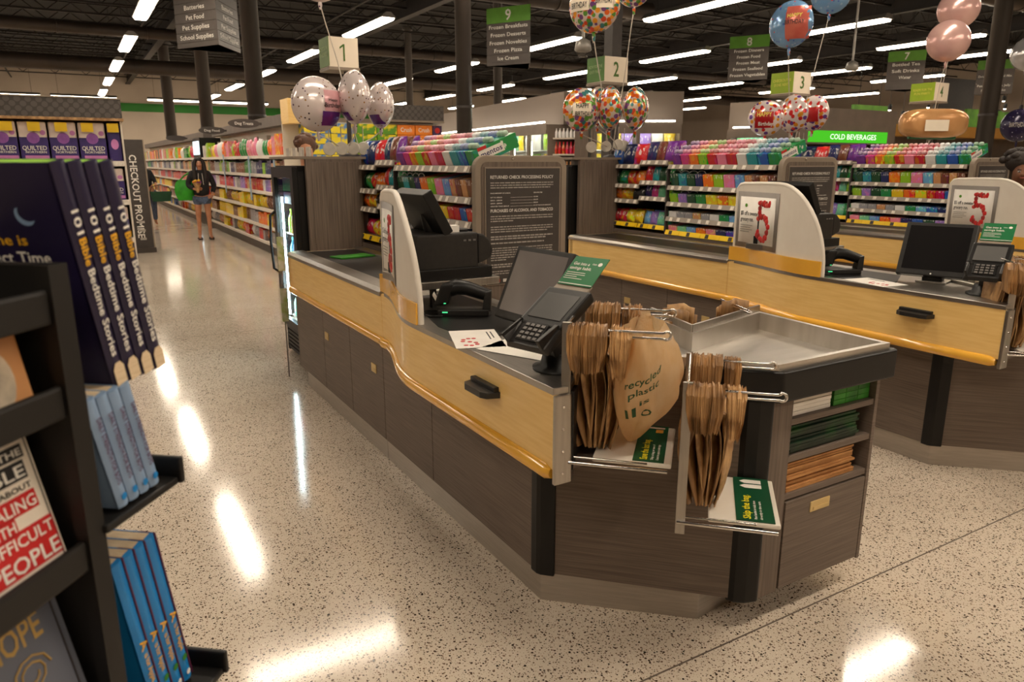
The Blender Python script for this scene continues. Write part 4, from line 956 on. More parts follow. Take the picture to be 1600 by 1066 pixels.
# ---------------- end cabinets with drink coolers ----------------
pm('grill', (40, 37, 35), (30, 28, 26), 10, .5)
def make_cooler():
    O = (1.75, 5.95, 0); L = thing('drink_cooler', O, 0, 'black glass door drink cooler in grey wood housing at lane one end', 'cooler')
    B(O).box(1.52, 1.95, 5.60, 5.64, 0, 1.62).build('housing_side', 'dark_wood_v', L, bevel=.003)
    B(O).box(1.56, 1.925, 5.594, 5.60, .15, 1.60).build('housing_inset', 'dark_wood_v', L, bevel=.002)
    B(O).box(1.43, 2.0, 5.60, 6.36, 1.62, 1.64).build('housing_top', 'taupe', L, bevel=.002)
    B(O).box(1.95, 2.0, 5.64, 6.36, 0, 1.62).build('housing_back', 'dark_wood_v', L)
    B(O).box(1.47, 1.95, 6.31, 6.34, .02, 1.56).build('cabinet_side', 'black_satin', L); B(O).box(1.47, 1.95, 5.66, 5.69, .02, 1.56).build('cabinet_side', 'black_satin', L)
    B(O).box(1.92, 1.95, 5.69, 6.31, .30, 1.54).build('cooler_liner', 'white_plastic', L); B(O).box(1.47, 1.95, 5.66, 6.34, 1.53, 1.57).build('cabinet_top', 'black_satin', L); B(O).box(1.47, 1.95, 5.69, 6.31, .26, .30).build('cabinet_floor', 'white_plastic', L)
    g = B(O).box(1.475, 1.50, 5.66, 6.34, .03, .26).build('grill_panel', 'black_plastic', L)
    for k in range(6): B(O).box(1.462, 1.476, 5.69, 6.31, .05 + k * .034, .07 + k * .034).build('louvre', 'grill', g)
    d = B(O); 
    for a in ((5.66, 5.74, .27, 1.56), (6.26, 6.34, .27, 1.56), (5.74, 6.26, 1.48, 1.56), (5.74, 6.26, .27, .33)): d.box(1.43, 1.47, a[0], a[1], a[2], a[3])
    d = d.build('door_frame', 'black_satin', L, bevel=.003)
    B(O).box(1.445, 1.452, 5.74, 6.26, .33, 1.48).build('glass_pane', 'glass', d)
    B(O).tube([(1.43, 6.30, 1.2), (1.39, 6.30, 1.17), (1.38, 6.30, .95), (1.39, 6.30, .73), (1.43, 6.30, .70)], .011, 8).build('door_handle', 'black_satin', d)
    B(O).box(1.472, 1.482, 6.215, 6.235, .34, 1.32).build('led_strip', 'led', L)
    B(O).box(1.50, 1.515, 5.74, 6.26, 1.27, 1.36).build('header_card', 'navy_card', L); B(O).box(1.50, 1.51, 5.74, 6.26, 1.37, 1.47).build('header_card', 'green_print', L)
    for z in (.33, .56, .80, 1.03): B(O).box(1.51, 1.92, 5.70, 6.30, z - .012, z).build('wire_shelf', 'shelf_metal', L)
    return L
pm('pocket_print', (220, 214, 200), (150, 170, 60), 14, .5)
pm('navy_card', (36, 44, 66), None, 8, .5)
ck = make_cooler()
for i in (1, 2, 3): copy_tree(ck, None, (1.75 + PITCHX * i, 5.95, 0), 0, 'black glass door drink cooler in grey wood housing at lane %s end' % LN[i])
M_bottle = mesh_of(B().lathe([(.030, 0), (.033, .01), (.033, .10), (.030, .12), (.014, .16), (.013, .175), (.015, .176), (.015, .195)], n=10).build('bottle', 'pack_box'))
for li in (0, 1):
    for k, z in enumerate((.33, .56, .80, 1.03)):
        for i in range(6):
            c = [['white', 'skyblue', 'mint'], ['orange', 'brown', 'red'], ['white', 'skyblue', 'teal'], ['green', 'yellow', 'lime']][k][i % 3]
            item(M_bottle, 'drink_bottle', col(c), (1.545 + PITCHX * li, 5.76 + i * .09, z), 0, '%s drink bottle on %s shelf of the lane %s cooler, %s from near end' % (word(c), ('bottom', 'second', 'third', 'top')[k], LN[li], ORD[i]), 'bottle', 'bottles in the lane %s cooler, %s %d' % (LN[li], word(c), k))
# white card holders row standing on the cooler housing
for i in range(7):
    o = B().box(-.012, .0, -.05, .05, 0, .07).build('price_card', 'price_tag'); o.location = (1.58 + (i % 2) * .03, 6.3 - i * .1, 1.64); tag(o, 'small white card on the lane one cooler housing, %s from the far end' % ORD[i], 'card', 'white cards on cooler housing')
# magazine pocket hung at counter end
L = thing('literature_pocket', (1.29, 5.47, 0), 0, 'clear leaflet pocket hanging at the far end of nearest counter', 'leaflet holder')
for z in (.80, .42):
    B().box(-.06, .0, -.005, .03, z, z + .3).build('clear_pocket', 'clear_plastic', L); B().box(-.05, -.005, .004, .012, z + .02, z + .27).build('leaflet', 'pocket_print', L)
B().box(-.03, -.02, .03, .036, 0.002, 1.1).build('pocket_post', 'grey_frame', L)

# ======================= foreground book rack =======================
TH = 39.0
U_ = head(TH); V_ = head(TH + 90)
K0 = Vector((-.025, .88, 0))            # foot of the corner post of the rack
def bk(u, v, z): return K0 + U_ * u + V_ * v + UP * z
RK = thing('book_rack', K0, 0, 'tall black book rack in the left foreground', 'rack'); RO = tuple(K0)
def bx(b, u0, u1, v0, v1, z0, z1, m=0):
    return b.hexa([bk(u0, v0, z0), bk(u1, v0, z0), bk(u1, v1, z0), bk(u0, v1, z0), bk(u0, v0, z1), bk(u1, v0, z1), bk(u1, v1, z1), bk(u0, v1, z1)], m)
pm('rack_black', (11, 9, 8), (16, 13, 11), 6, .5)
pm('rack_edge', (20, 17, 14), (16, 13, 11), 6, .5)
RT = 1.50
bx(B(RO), -.02, 0, -.30, 0, .0, RT).build('side_board', 'rack_black', RK)
bx(B(RO), -.022, .004, -.004, .012, .0, RT).build('edge_trim', 'rack_edge', RK)
bx(B(RO), -.45, -.02, -.16, -.145, 0, RT).build('back_board', 'rack_black', RK)
bx(B(RO), -.45, -.43, -.30, 0, 0, RT).build('side_board', 'rack_black', RK)
for z in (.35, .66, .98, 1.175, 1.352, 1.452):
    bx(B(RO), -.43, -.02, -.145, 0, z - .012, z).build('shelf_board', 'rack_black', RK)
    bx(B(RO), -.43, -.02, 0, .008, z - .012, z + .024).build('shelf_lip', 'rack_edge', RK, bevel=.004)
# outer pockets on the aisle side
for z, d, v1 in ((1.345, .15, -.05), (1.208, .135, .018), (.872, .20, .01), (.5, .2, .01)):
    bx(B(RO), 0, d, -.28, v1, z - .012, z - .002).build('pocket_floor', 'rack_black', RK, bevel=.003)
    bx(B(RO), d, d + .008, -.28, v1 + .005, z - .012, z + .024).build('pocket_lip', 'rack_black', RK, bevel=.003)
pm('navy_cover', (34, 27, 62), (28, 22, 52), 5, .35); pm('night_cover', (24, 24, 62), (18, 18, 50), 3, .4); pm('page_green', (150, 205, 60), (126, 180, 46), 40, .7, 0, (1, 1, 20)); pm('cream_page', (222, 202, 170), (204, 180, 146), 40, .8, 0, (1, 1, 30))
pm('title_gold', (240, 180, 30), None, 8, .5); pm('sky_cover', (138, 164, 196), (120, 148, 184), 6, .4); pm('aqua_cover', (20, 132, 206), (16, 118, 190), 4, .35); pm('wine', (88, 26, 60), None, 6, .5)
def book(u0, zb, th, h, d, lean, vf, mats, lab, cover, spine, pages='cream_page', base=True):
    """upright book: thickness th along U, height h, depth d along -V, spine at v=vf, leaning back by lean towards -U"""
    a = math.radians(lean); H = UP * math.cos(a) - U_ * math.sin(a); Wn = U_ * math.cos(a) + UP * math.sin(a)
    o = bk(u0, vf, zb); L = thing('book', o, 0, lab, 'book', None)
    def P(w, v, hh): return Wn * w + V_ * v + H * hh
    def bb(b, w0, w1, v0, v1, h0, h1): return b.hexa([P(w0, v0, h0), P(w1, v0, h0), P(w1, v1, h0), P(w0, v1, h0), P(w0, v0, h1), P(w1, v0, h1), P(w1, v1, h1), P(w0, v1, h1)])
    c = .0018
    bb(B(), c, th - c, -d + .003, -.004, .003, h - .0004).build('pages', pages, L)
    bb(B(), 0, c, -d, 0, 0, h).build('cover', mats, L); bb(B(), th - c, th, -d, 0, 0, h).build('cover', mats, L)
    b = B(); n = 6; pts = []
    for k in range(n + 1):
        t = k / n; pts.append(P(th * t, .004 * math.sin(PI * t), 0))
    b.ext(pts + [P(th, -.004, 0), P(0, -.004, 0)], H * h); sp = b.build('spine', mats, L)
    spine(L, sp, P, Wn, H, th, h)
    if cover: cover(L, P, Wn, H, th, h, d)
    return L
def sp101(L, sp, P, Wn, H, th, h):
    # title reads downwards: text right = -H, text up = +Wn
    B().txt('101', P(th * .25, .0048, h * .80), -H, Wn, th * .48, .026, 'l').build('spine_title', 'text_white', sp); b = B(); b.txt('Bedtime Stories', P(th * .25, .0048, h * .545), -H, Wn, th * .48, .103, 'l'); b.build('spine_title', 'text_white', sp)
    B().txt('Bible', P(th * .25, .0048, h * .68), -H, Wn, th * .48, .030, 'l').build('spine_title', 'title_gold', sp)
    b = B(); b.add([P(th * .08, .0046, 0), P(th * .92, .0046, 0), P(th * .92, .0046, .020), P(th * .7, .0048, .027), P(th * .3, .0048, .027), P(th * .08, .0046, .020)], [(0, 1, 2, 3, 4, 5)]); b.build('publisher_mark', 'cream_page', sp)
def cv101(L, P, Wn, H, th, h, d):
    b = B(); R = V_
    b.txt('Bedtime is', P(-.0006, -.052, h * .66), R, H, .011, .085, 'r'); b.build('cover_line', 'title_gold', L)
    b = B(); b.txt('the Perfect Time', P(-.0006, -.030, h * .58), R, H, .013, .13, 'r'); b.build('cover_line', 'text_white', L)
    b = B(); pts = []
    for k in range(10): a = math.radians(150 + 150 * k / 9); pts.append(P(-.0006, -.045 + .012 * math.cos(a), h * .79 + .012 * math.sin(a)))
    for k in range(10): a = math.radians(300 - 150 * k / 9); pts.append(P(-.0006, -.041 + .012 * math.cos(a), h * .80 + .010 * math.sin(a)))
    b.add(pts, [tuple(range(20))]); b.build('moon', 'sky_cover', L)
for i in range(4):
    book(.059 + i * .0245, 1.349, .0215, .255, .19, 11, .003, 'navy_cover', 'navy bedtime story book with gold and white spine, %s from left' % ORD[i], cv101 if i == 0 else None, sp101, 'page_green')
def spboys(L, sp, P, Wn, H, th, h):
    b = B(); b.txt('DAILY STRENGTH FOR BOYS', P(th * .3, .0048, h * .83), -H, Wn, th * .40, h * .62, 'l'); b.build('spine_title', 'wine', sp)
    b = B(); b.disc(P(th * .5, .005, h * .09), Wn, H, th * .26, n=10); b.build('spine_badge', 'aqua_cover', sp)
for i in range(4):
    book(.033 + i * .0195, 1.21, .0175, .142, .11, 13, .009, 'sky_cover', 'pale blue devotional paperback in the middle pocket, %s from left' % ORD[i], None, spboys)
def spapple(L, sp, P, Wn, H, th, h):
    b = B(); b.txt('A', P(th * .2, .0048, h * .50), -H, Wn, th * .62, .016, 'l'); b.txt('is for Apple', P(th * .28, .0048, h * .41), -H, Wn, th * .45, .048, 'l'); b.build('spine_title', 'title_gold', sp)
    B().disc(P(th * .5, .005, h * .16), Wn, H, th * .26, n=10).build('spine_apple', 'green_bag', sp); B().disc(P(th * .5, .005, h * .05), Wn, H, th * .22, n=8).build('publisher_mark', 'text_white', sp)
    bb = B(); bb.hexa([P(th * .93, -.02, 0), P(th * 1.03, -.02, 0), P(th * 1.03, .003, 0), P(th * .93, .003, 0), P(th * .93, -.02, h), P(th * 1.03, -.02, h), P(th * 1.03, .003, h), P(th * .93, .003, h)]); bb.build('joint_strip', 'wine', sp)
for i in range(4):
    book(.092 + i * .0215, .875, .0195, .25, .15, 10, -.026, 'aqua_cover', 'bright blue alphabet book in the lowest pocket, %s from left' % ORD[i], None, spapple)
# face-out books on the near shelves
def faceout(name_lab, u0, u1, zb, h, v, mats, art, lean=10, th=.02):
    a = math.radians(lean); H = UP * math.cos(a) - V_ * math.sin(a); Nn = V_ * math.cos(a) + UP * math.sin(a); o = bk(u0, v, zb); w = u1 - u0
    L = thing('book', o, 0, name_lab, 'book')
    def P(x, y, d=0): return U_ * x + H * y + Nn * d
    def bb(b, x0, x1, y0, y1, d0, d1): return b.hexa([P(x0, y0, d0), P(x1, y0, d0), P(x1, y1, d0), P(x0, y1, d0), P(x0, y0, d1), P(x1, y0, d1), P(x1, y1, d1), P(x0, y1, d1)])
    bb(B(), .002, w - .003, .003, h - .003, -th + .002, -.002).build('pages', 'cream_page', L)
    bb(B(), 0, w, 0, h, -.002, 0).build('cover', mats, L); bb(B(), 0, w, 0, h, -th, -th + .002).build('cover', mats, L)
    art(L, P, bb, w, h); return L
pm('ivory', (226, 218, 204), (216, 206, 192), 8, .5); pm('slate_cover', (96, 100, 112), (80, 84, 96), 3, .4); pm('tan_cover', (206, 150, 96), (176, 120, 74), 6, .5); pm('ornate', (214, 196, 172), (150, 140, 124), 22, .6); pm('gold_ink', (180, 146, 80), None, 9, .4); pm('dark_cover', (54, 46, 42), (40, 34, 31), 6, .4)
def art_people(L, P, bb, w, h):
    t = .0007
    for i, (tx, y, hh, mt, tw, x0) in enumerate((('WHAT THE', .84, .05, 'text_black', .72, .14), ('BIBLE', .70, .085, 'text_black', .55, .28), ('SAYS ABOUT', .615, 0, None, .6, .25), ('DEALING', .49, .085, 'red_print', .62, .22), ('WITH', .385, .075, 'red_print', .34, .22), ('DIFFICULT', .275, .085, 'red_print', .74, .18), ('PEOPLE', .12, .115, 'red_print', .74, .18))):
        if mt: bb(B(), w * (x0 + .02), w * (x0 + tw + .06), h * (y - .02), h * (y + hh + .02), t * .5, t).build('title_block', mt, L)
        B().txt(tx, P(w * (x0 + .04), h * y, t * 1.6), U_, P(0, 1) - P(0, 0), h * (hh if hh else .04) * .92, w * tw, 'l').build('title_line', 'text_white' if mt else 'text_black', L)
    for x in (.05, .965): bb(B(), w * x, w * (x + .012), h * .03, h * .97, t * .5, t).build('border_line', 'text_black', L)
def art_hope(L, P, bb, w, h):
    t = .0007; B().txt('HOPE', P(w * .22, h * .68, t), U_, P(0, 1), h * .16, w * .56, 'l').build('title_line', 'gold_ink', L)
    pts = [P(w * (.55 + .2 * math.cos(k / 20 * 4 * PI) * (1 - k / 30)), h * (.5 + .12 * math.sin(k / 20 * 4 * PI) * (1 - k / 30)), t * 1.5) for k in range(21)]
    B().tube(pts, .0012, 4).build('scroll', 'gold_ink', L)
    for a in ((.06, .94, .93, .945), (.06, .94, .05, .065), (.06, .075, .05, .94), (.925, .94, .05, .94)): bb(B(), w * a[0], w * a[1], h * a[2], h * a[3], t * .5, t).build('border_line', 'dark_cover', L)
def art_ring(L, P, bb, w, h):
    b = B(); b.disc(P(w * .5, h * .5, .0008), U_, P(0, 1), w * .36, n=24); b.build('ornament', 'ornate', L)
def art_gold(L, P, bb, w, h): bb(B(), w * .2, w * .8, h * .6, h * .7, .0004, .0008).build('title_band', 'gold_ink', L)
faceout('ivory book about difficult people with red title blocks', -.150, -.032, 1.18, .155, -.006, 'ivory', art_people, 12)
faceout('slate grey book with gold scroll, lowest on the rack', -.155, -.028, .99, .175, -.006, 'slate_cover', art_hope, 12)
faceout('tan book with round ornament on the upper rack shelf', -.15, -.040, 1.356, .078, -.008, 'tan_cover', art_ring)
faceout('dark book with gold title behind the tan ornament book', -.16, -.055, 1.358, .095, -.04, 'dark_cover', art_gold)
faceout('tan book at top left of the rack under the bedtime stories', -.2, -.095, 1.455, .05, -.008, 'tan_cover', art_ring)
faceout('cream edged book behind the difficult people book', -.165, -.055, 1.18, .155, -.035, 'ivory', lambda *a: None)
faceout('cream edged book behind the slate grey book', -.16, -.05, .99, .19, -.035, 'ivory', lambda *a: None)
# ======================= main aisle gondolas, toilet paper, people =======================
pm('canopy', (104, 94, 86), (96, 86, 79), 4, .6); pm('canopy_dark', (70, 64, 60), (60, 55, 51), 60, .6); pm('gondola_back', (214, 204, 190), (206, 196, 182), 2, .6); pm('plinth_dark', (66, 58, 52), None, 4, .5)
M_gbox = mesh_of(B().box(-.09, .09, -.08, .08, 0, .24).build('bx', 'pack_box', None, bevel=.004)); M_gbag = mesh_of(pillow(.2, .1, .3).build('pb', 'pack_bag')); M_can = mesh_of(B().lathe([(.035, 0), (.038, .006), (.038, .10), (.035, .106)], n=10).build('can', 'pack_box')); M_sack = mesh_of(pillow(.34, .14, .46).build('sk', 'pack_bag'))
HUES = [['orange', 'pink', 'white', 'red', 'yellow', 'lime', 'green', 'black', 'tan'], ['grey', 'tan', 'white', 'brown', 'green', 'grey', 'navy', 'lime'], ['crimson', 'white', 'tan', 'red', 'violet', 'grey'], ['skyblue', 'yellow', 'orange', 'yellow', 'brown', 'orange'], ['red', 'orange', 'yellow', 'brown', 'brown', 'yellow', 'grey'], ['blue', 'grey', 'red', 'orange', 'white', 'tan', 'yellow']]
def gondola(xf, y0, y1, side, lab, name, nbay, zt=2.0, canopy=True):
    "shelf run along Y, shelves facing side (-1: faces -X)"
    O = (xf - side * .25, (y0 + y1) / 2, 0); L = thing('shelf_run', O, 0, lab, 'shelving'); d = -side
    xb = xf + d * .5
    B(O).box(min(xf, xb), max(xf, xb), y0, y1, .01, .14).build('plinth', 'plinth_dark', L)
    B(O).box(min(xb, xb + d * .03), max(xb, xb + d * .03), y0, y1, .14, 2.22).build('back_panel', 'gondola_back', L)
    for z in SHZ:
        B(O).box(min(xf + d * .03, xb), max(xf + d * .03, xb), y0, y1, z - .02, z).build('shelf_board', 'shelf_metal', L)
        B(O).box(min(xf, xf + d * .03), max(xf, xf + d * .03), y0, y1, z - .045, z + .01).build('price_rail', 'price_tag', L)
    for i in range(nbay + 1):
        y = y0 + (y1 - y0) * i / nbay; B(O).box(min(xf + d * .42, xb), max(xf + d * .42, xb), y - .02, y + .02, .14, 2.1).build('bay_post', 'shelf_metal', L)
    if canopy: B(O).box(min(xf + d * .30, xb + d * .1), max(xf + d * .30, xb + d * .1), y0, y1, 2.22, 2.40).build('canopy', 'canopy', L)
    return L
SHZ = [.18, .47, .78, 1.08, 1.38, 1.70]
def stock(xf, y0, y1, side, where, seed, single=True, near_first=True):
    rnd = random.Random(seed); d = -side; bulk = B(); cnt = {}
    for k, z in enumerate(SHZ):
        y = y0 + .03
        while y < y1 - .1:
            w = rnd.choice((.16, .2, .24)); c = rnd.choice(HUES[5 - k]); n = rnd.randint(1, 3)
            kind = 'bag' if (k in (0, 5, 2) and rnd.random() < .7) else ('can' if k in (1,) and rnd.random() < .4 else 'box')
            for q in range(n):
                if y > y1 - .1: break
                h = (SHZ[k + 1] - z - .06) if k < 5 else .36
                s = h * rnd.uniform(.75, .98)
                yy = y + w / 2
                if single:
                    me, base, w0 = {'bag': (M_gbag, .3, .2), 'box': (M_gbox, .24, .16), 'can': (M_can, .106, .076)}[kind]
                    key = (kind, c, k); cnt[key] = cnt.get(key, 0) + 1
                    o = item(me, {'bag': 'food_bag', 'box': 'food_box', 'can': 'food_can'}[kind], col(c), (xf + d * .13, yy, z), 0, '%s food %s, %s shelf of %s, %s from near end' % (word(c), kind, ('floor', 'second', 'third', 'fourth', 'fifth', 'top')[k], where, ORD[min(19, cnt[key] - 1)]), 'groceries', '%s food %ss on shelf %d of %s' % (word(c), kind, k + 1, where))
                    o.scale = (1, w / w0 * .95, s / base)
                else:
                    mi = MI.setdefault(c, len(MI)); bulk.box(min(xf + d * .04, xf + d * .24), max(xf + d * .04, xf + d * .24), y + .006, y + w - .006, z, z + s, mi)
                y += w
    if not single:
        o = bulk.build('shelf_stock', [MATS['stk_' + c] for c in MI]); tag(o, 'densely packed groceries on the far shelves of ' + where, 'groceries', kind='stuff')
MI = {}
for c in CLR: pm('stk_' + c, CLR[c], tuple(int(v * .5 + 110) for v in CLR[c]), 14, .45, ramp=(.48, .55)); MI[c] = len(MI)
pm('oval_sign', (70, 62, 58), None, 6, .5)
def oval(px, py, x, y, t, lab):
    p = onx(px, py, x); L = thing('category_sign', (p.x, p.y, p.z), 0, lab, 'sign')
    B().lathe([(1, -.012), (1, .012)], (0, 0, 0), 24, ax=(.26, 0, 0), ay=(0, 0, .075), az=(0, 1, 0)).build('plate', 'oval_sign', L)
    if t: B().txt(t, (0, -.018, -.022), Vector((1, 0, 0)), UP, .045, .3, 'c').build('lettering', 'text_white', L)
    B().box(.2, 2.95 - p.x, -.01, .01, -.02, .02).build('bracket', 'oval_sign', L)
gondola(2.95, 11.75, 20.6, -1, 'long pet food shelf run along the right of the main aisle', 'a', 8)
stock(2.95, 11.75, 20.5, -1, 'the pet food shelf run', 5)
gondola(2.95, 22.0, 40, -1, 'far shelf run on the right of the main aisle beyond the glass cooler', 'b', 12)
stock(2.95, 22.0, 27.5, -1, 'the far aisle shelf run', 9); stock(2.95, 27.5, 40, -1, 'far end of the main aisle', 10, False)
oval(381, 193, 2.66, 15.2, 'Dog Treats', 'oval grey dog treats sign on the pet shelf canopy'); oval(331, 204, 2.66, 19.3, 'Dog Food', 'oval grey sign on shelf canopy next behind dog treats'); oval(275, 216, 2.66, 24.6, '', 'oval grey category sign farthest down the main aisle')
# narrow cooler between the two runs
L = thing('aisle_cooler', (3.2, 21.3, 0), 0, 'narrow black lit cooler between the aisle shelf runs', 'cooler')
B().box(-.25, .3, -.6, .6, 0, 2.2).build('body', 'black_satin', L)
emat('led_soft', (.8, .95, 1), 1.6)
B().box(-.262, -.25, -.5, .5, 1.78, 2.12).build('lit_header', 'led_soft', L); B().box(-.258, -.25, -.5, .5, .3, 1.7).build('door_glass', 'screen', L); B().box(-.27, -.255, .40, .43, .4, 1.6).build('led_strip', 'led_soft', L)
# hanging coupon strips
for i, (y, z) in enumerate(((14.6, 1.45), (12.6, 1.38), (17.2, 1.5))):
    o = B().box(2.90, 2.91, y - .05, y + .05, z - .55, z + .25).build('clip_strip', 'strip_blue' if 'strip_blue' in MATS else pm('strip_blue', (170, 196, 210), (120, 150, 180), 20, .4)); tag(o, 'pale blue hanging merchandise strip on the pet shelves, %s from the near end' % ORD[i], 'strip', 'hanging strips')
# left side far shelves
gondola(.55, 17.0, 40, 1, 'far shelf run on the left of the main aisle', 'c', 10); stock(.55, 17.0, 22, 1, 'the left far shelf run', 12); stock(.55, 22, 40, 1, 'left side of the far aisle', 13, False)
# ---------------- toilet paper end display ----------------
def tp_display():
    YF = 10.0; x1, x0 = .60, -2.3; O = (x0 / 2 + x1 / 2, YF + .4, 0)
    L = thing('end_display', O, 0, 'toilet paper end display with dark dotted canopy at left', 'shelving')
    B(O).box(x0, x1, YF + .05, YF + .75, .01, .15).build('plinth', 'plinth_dark', L); B(O).box(x0, x1, YF + .72, YF + .76, .15, 2.07).build('back_panel', 'gondola_back', L)
    B(O).box(x1 - .02, x1, YF + .05, YF + .76, .15, 2.07).build('side_panel', 'gondola_back', L)
    cn = B(O).box(x0, x1 + .01, YF - .02, YF + .75, 2.085, 2.30).build('canopy', 'canopy_dots', L); B(O).box(x0, x1 + .02, YF - .04, YF + .76, 2.062, 2.09).build('canopy_trim', 'kraft_light', L); B(O).box(x0, x1 + .02, YF - .03, YF + .76, 2.30, 2.315).build('canopy_trim', 'taupe', L)
    for z in (1.60, 1.15, .7, .3):
        B(O).box(x0, x1 - .02, YF + .06, YF + .72, z - .025, z).build('shelf_board', 'shelf_metal', L); B(O).box(x0, x1 - .02, YF + .03, YF + .06, z - .05, z + .01).build('price_rail', 'price_tag', L)
    return YF
def dots():
    m, nt, b = nmat('canopy_dots'); L = nt.links.new; tc = N(nt, 'ShaderNodeTexCoord'); mp = N(nt, 'ShaderNodeMapping'); mp.inputs['Rotation'].default_value = (0, math.radians(45), 0); mp.inputs['Scale'].default_value = (14, 14, 14)
    L(tc.outputs['Object'], mp.inputs[0]); v = N(nt, 'ShaderNodeTexVoronoi'); v.inputs['Randomness'].default_value = 0; v.inputs['Scale'].default_value = 1; L(mp.outputs[0], v.inputs[0])
    c = N(nt, 'ShaderNodeMath', operation='LESS_THAN'); c.inputs[1].default_value = .45; L(v.outputs['Distance'], c.inputs[0])
    mx = N(nt, 'ShaderNodeMix', data_type='RGBA'); mx.inputs[6].default_value = lin((66, 60, 57)); mx.inputs[7].default_value = lin((88, 82, 78)); L(c.outputs[0], mx.inputs[0]); L(mx.outputs[2], b.inputs['Base Color']); b.inputs['Roughness'].default_value = .6
dots()
YF = tp_display()
pm('tp_white', (226, 210, 200), (216, 198, 188), 10, .35, bump=.3); pm('tp_purple', (58, 40, 110), (48, 34, 96), 8, .35); pm('tp_lilac', (150, 90, 170), (130, 74, 150), 14, .4); pm('tp_pink', (206, 130, 190), None, 8, .4)
R = Vector((1, 0, 0))
tp0 = thing('toilet_paper_pack', (0, 0, 0))
B().box(-.135, .135, 0, .3, 0, .44).build('wrap', 'tp_white', tp0, bevel=.02, seg=3); B().box(-.1365, .1365, -.0015, .1, .0, .27).build('purple_panel', 'tp_purple', tp0, bevel=.004)
B().lathe([(.062, 0), (.062, .002)], (0, -.002, .262), 20, ax=R, ay=UP, az=(0, -1, 0)).build('emblem', 'tp_lilac', tp0); B().txt('QUILTED', (0, -.005, .13), R, UP, .045, .235, 'c').build('brand_name', 'text_white', tp0); B().txt('NORTHERN', (.01, -.005, .095), R, UP, .024, .20, 'c').build('brand_name', 'text_white', tp0)
B().box(-.10, .13, -.004, 0, .03, .07).build('pink_band', 'tp_pink', tp0); B().lathe([(.028, 0), (.028, .002)], (.095, -.002, .32), 14, ax=R, ay=UP, az=(0, -1, 0)).build('seal', 'tp_pink', tp0)
for i in range(6):
    x = .33 - i * .29 - .05; lab = 'purple and white toilet paper pack on the top shelf, %s from the right end' % ORD[i + 1]
    if i == 0: tp0.location = (x, YF + .08, 1.60); tag(tp0, lab, 'toilet paper', 'toilet paper packs on the end display')
    else: copy_tree(tp0, None, (x, YF + .08, 1.60), 0, lab)
L = thing('toilet_paper_pack', (.505, YF + .08, 1.60), 0, 'narrow purple toilet paper pack at the right end of the display', 'toilet paper'); B().box(-.07, .07, 0, .3, 0, .43).build('wrap', 'tp_purple', L, bevel=.015); B().lathe([(.04, 0), (.04, .002)], (0, -.001, .2), 16, ax=R, ay=UP * 1.5, az=(0, -1, 0)).build('emblem', 'tp_pink', L)
for i in range(5):
    x = .50 - i * .26
    o = B().box(-.06, .06, 0, .004, -.05, .05).build('shelf_flag', 'yellow'); o.location = (x, YF + .03, 2.0); tag(o, 'yellow price flag above the toilet paper, %s from the right end' % ORD[i], 'price flag', 'yellow price flags')
    o.location.z = 1.985
# lower shelves of the display stay stocked too
for k, z in enumerate((1.15, .7, .3)):
    for i in range(5): copy_tree(tp0, None, (.42 - i * .29, YF + .08, z), 0, 'purple and white toilet paper pack on the %s shelf down, %s from the right end' % (('second', 'third', 'fourth')[k], ORD[i])).scale = (1, 1, .85)
# ---------------- checkout promise board ----------------
p = onz(222, 395, 0); L = thing('standing_board', (p.x, p.y, 0), 0, 'tall charcoal checkout promise board standing at the aisle corner', 'sign board')
B().box(-.21, .21, -.03, .03, .09, 1.98).build('panel', 'charcoal', L, bevel=.004); B().box(.21, .23, -.04, .3, .0, 1.98).build('side_flange', 'taupe', L); B().box(-.22, .24, -.06, .3, 0, .09).build('foot', 'plinth_dark', L)
B().txt('CHECKOUT PROMISE', (-.03, -.032, 1.72), Vector((0, 0, -1)), R, .11, 1.45, 'l').build('lettering', 'text_white', L)
for i, z in enumerate((.55, .4, .25)): B().obox((.05, -.032, z), R * .05, Vector((0, .001, 0)), Vector((0, 0, .02))).build('icon', 'text_grey', L)
# ======================= people =======================
def skin(name, vs, es, mat, par, sub=2):
    me = bpy.data.meshes.new(name); me.from_pydata([v[0] for v in vs], es, []); me.materials.append(MATS[mat])
    o = bpy.data.objects.new(name, me); COL.objects.link(o); o.parent = par
    o.modifiers.new('skin', 'SKIN').use_smooth_shade = True
    for i, v in enumerate(vs):
        r = v[1]; r = r if isinstance(r, tuple) else (r, r); me.skin_vertices[0].data[i].radius = r
    me.skin_vertices[0].data[0].use_root = True
    m = o.modifiers.new('sub', 'SUBSURF'); m.levels = sub; m.render_levels = sub
    return o
def chain(vs, es, start, pts):
    k = start
    for p in pts: vs.append(p); es.append((k, len(vs) - 1)); k = len(vs) - 1
    return k
def hand(vs, es, w, d, side, up=Vector((0, -1, 0))):
    "palm and five fingers from wrist index w, direction d"
    d = Vector(d).normalized(); p = Vector(vs[w][0]); s = d.cross(up).normalized(); palm = p + d * .06
    k = chain(vs, es, w, [(tuple(palm), .022)])
    for i, (off, l) in enumerate(((-.026, .055), (-.009, .068), (.009, .064), (.026, .05))): chain(vs, es, k, [(tuple(palm + s * off + d * .025), .009), (tuple(palm + s * off + d * (.025 + l * .6) + up * .012), .008), (tuple(palm + s * off * .9 + d * (.02 + l) + up * .026), .006)])
    chain(vs, es, w, [(tuple(p + d * .03 - s * .03 * side + up * .01), .010), (tuple(p + d * .065 - s * .045 * side + up * .022), .008)])
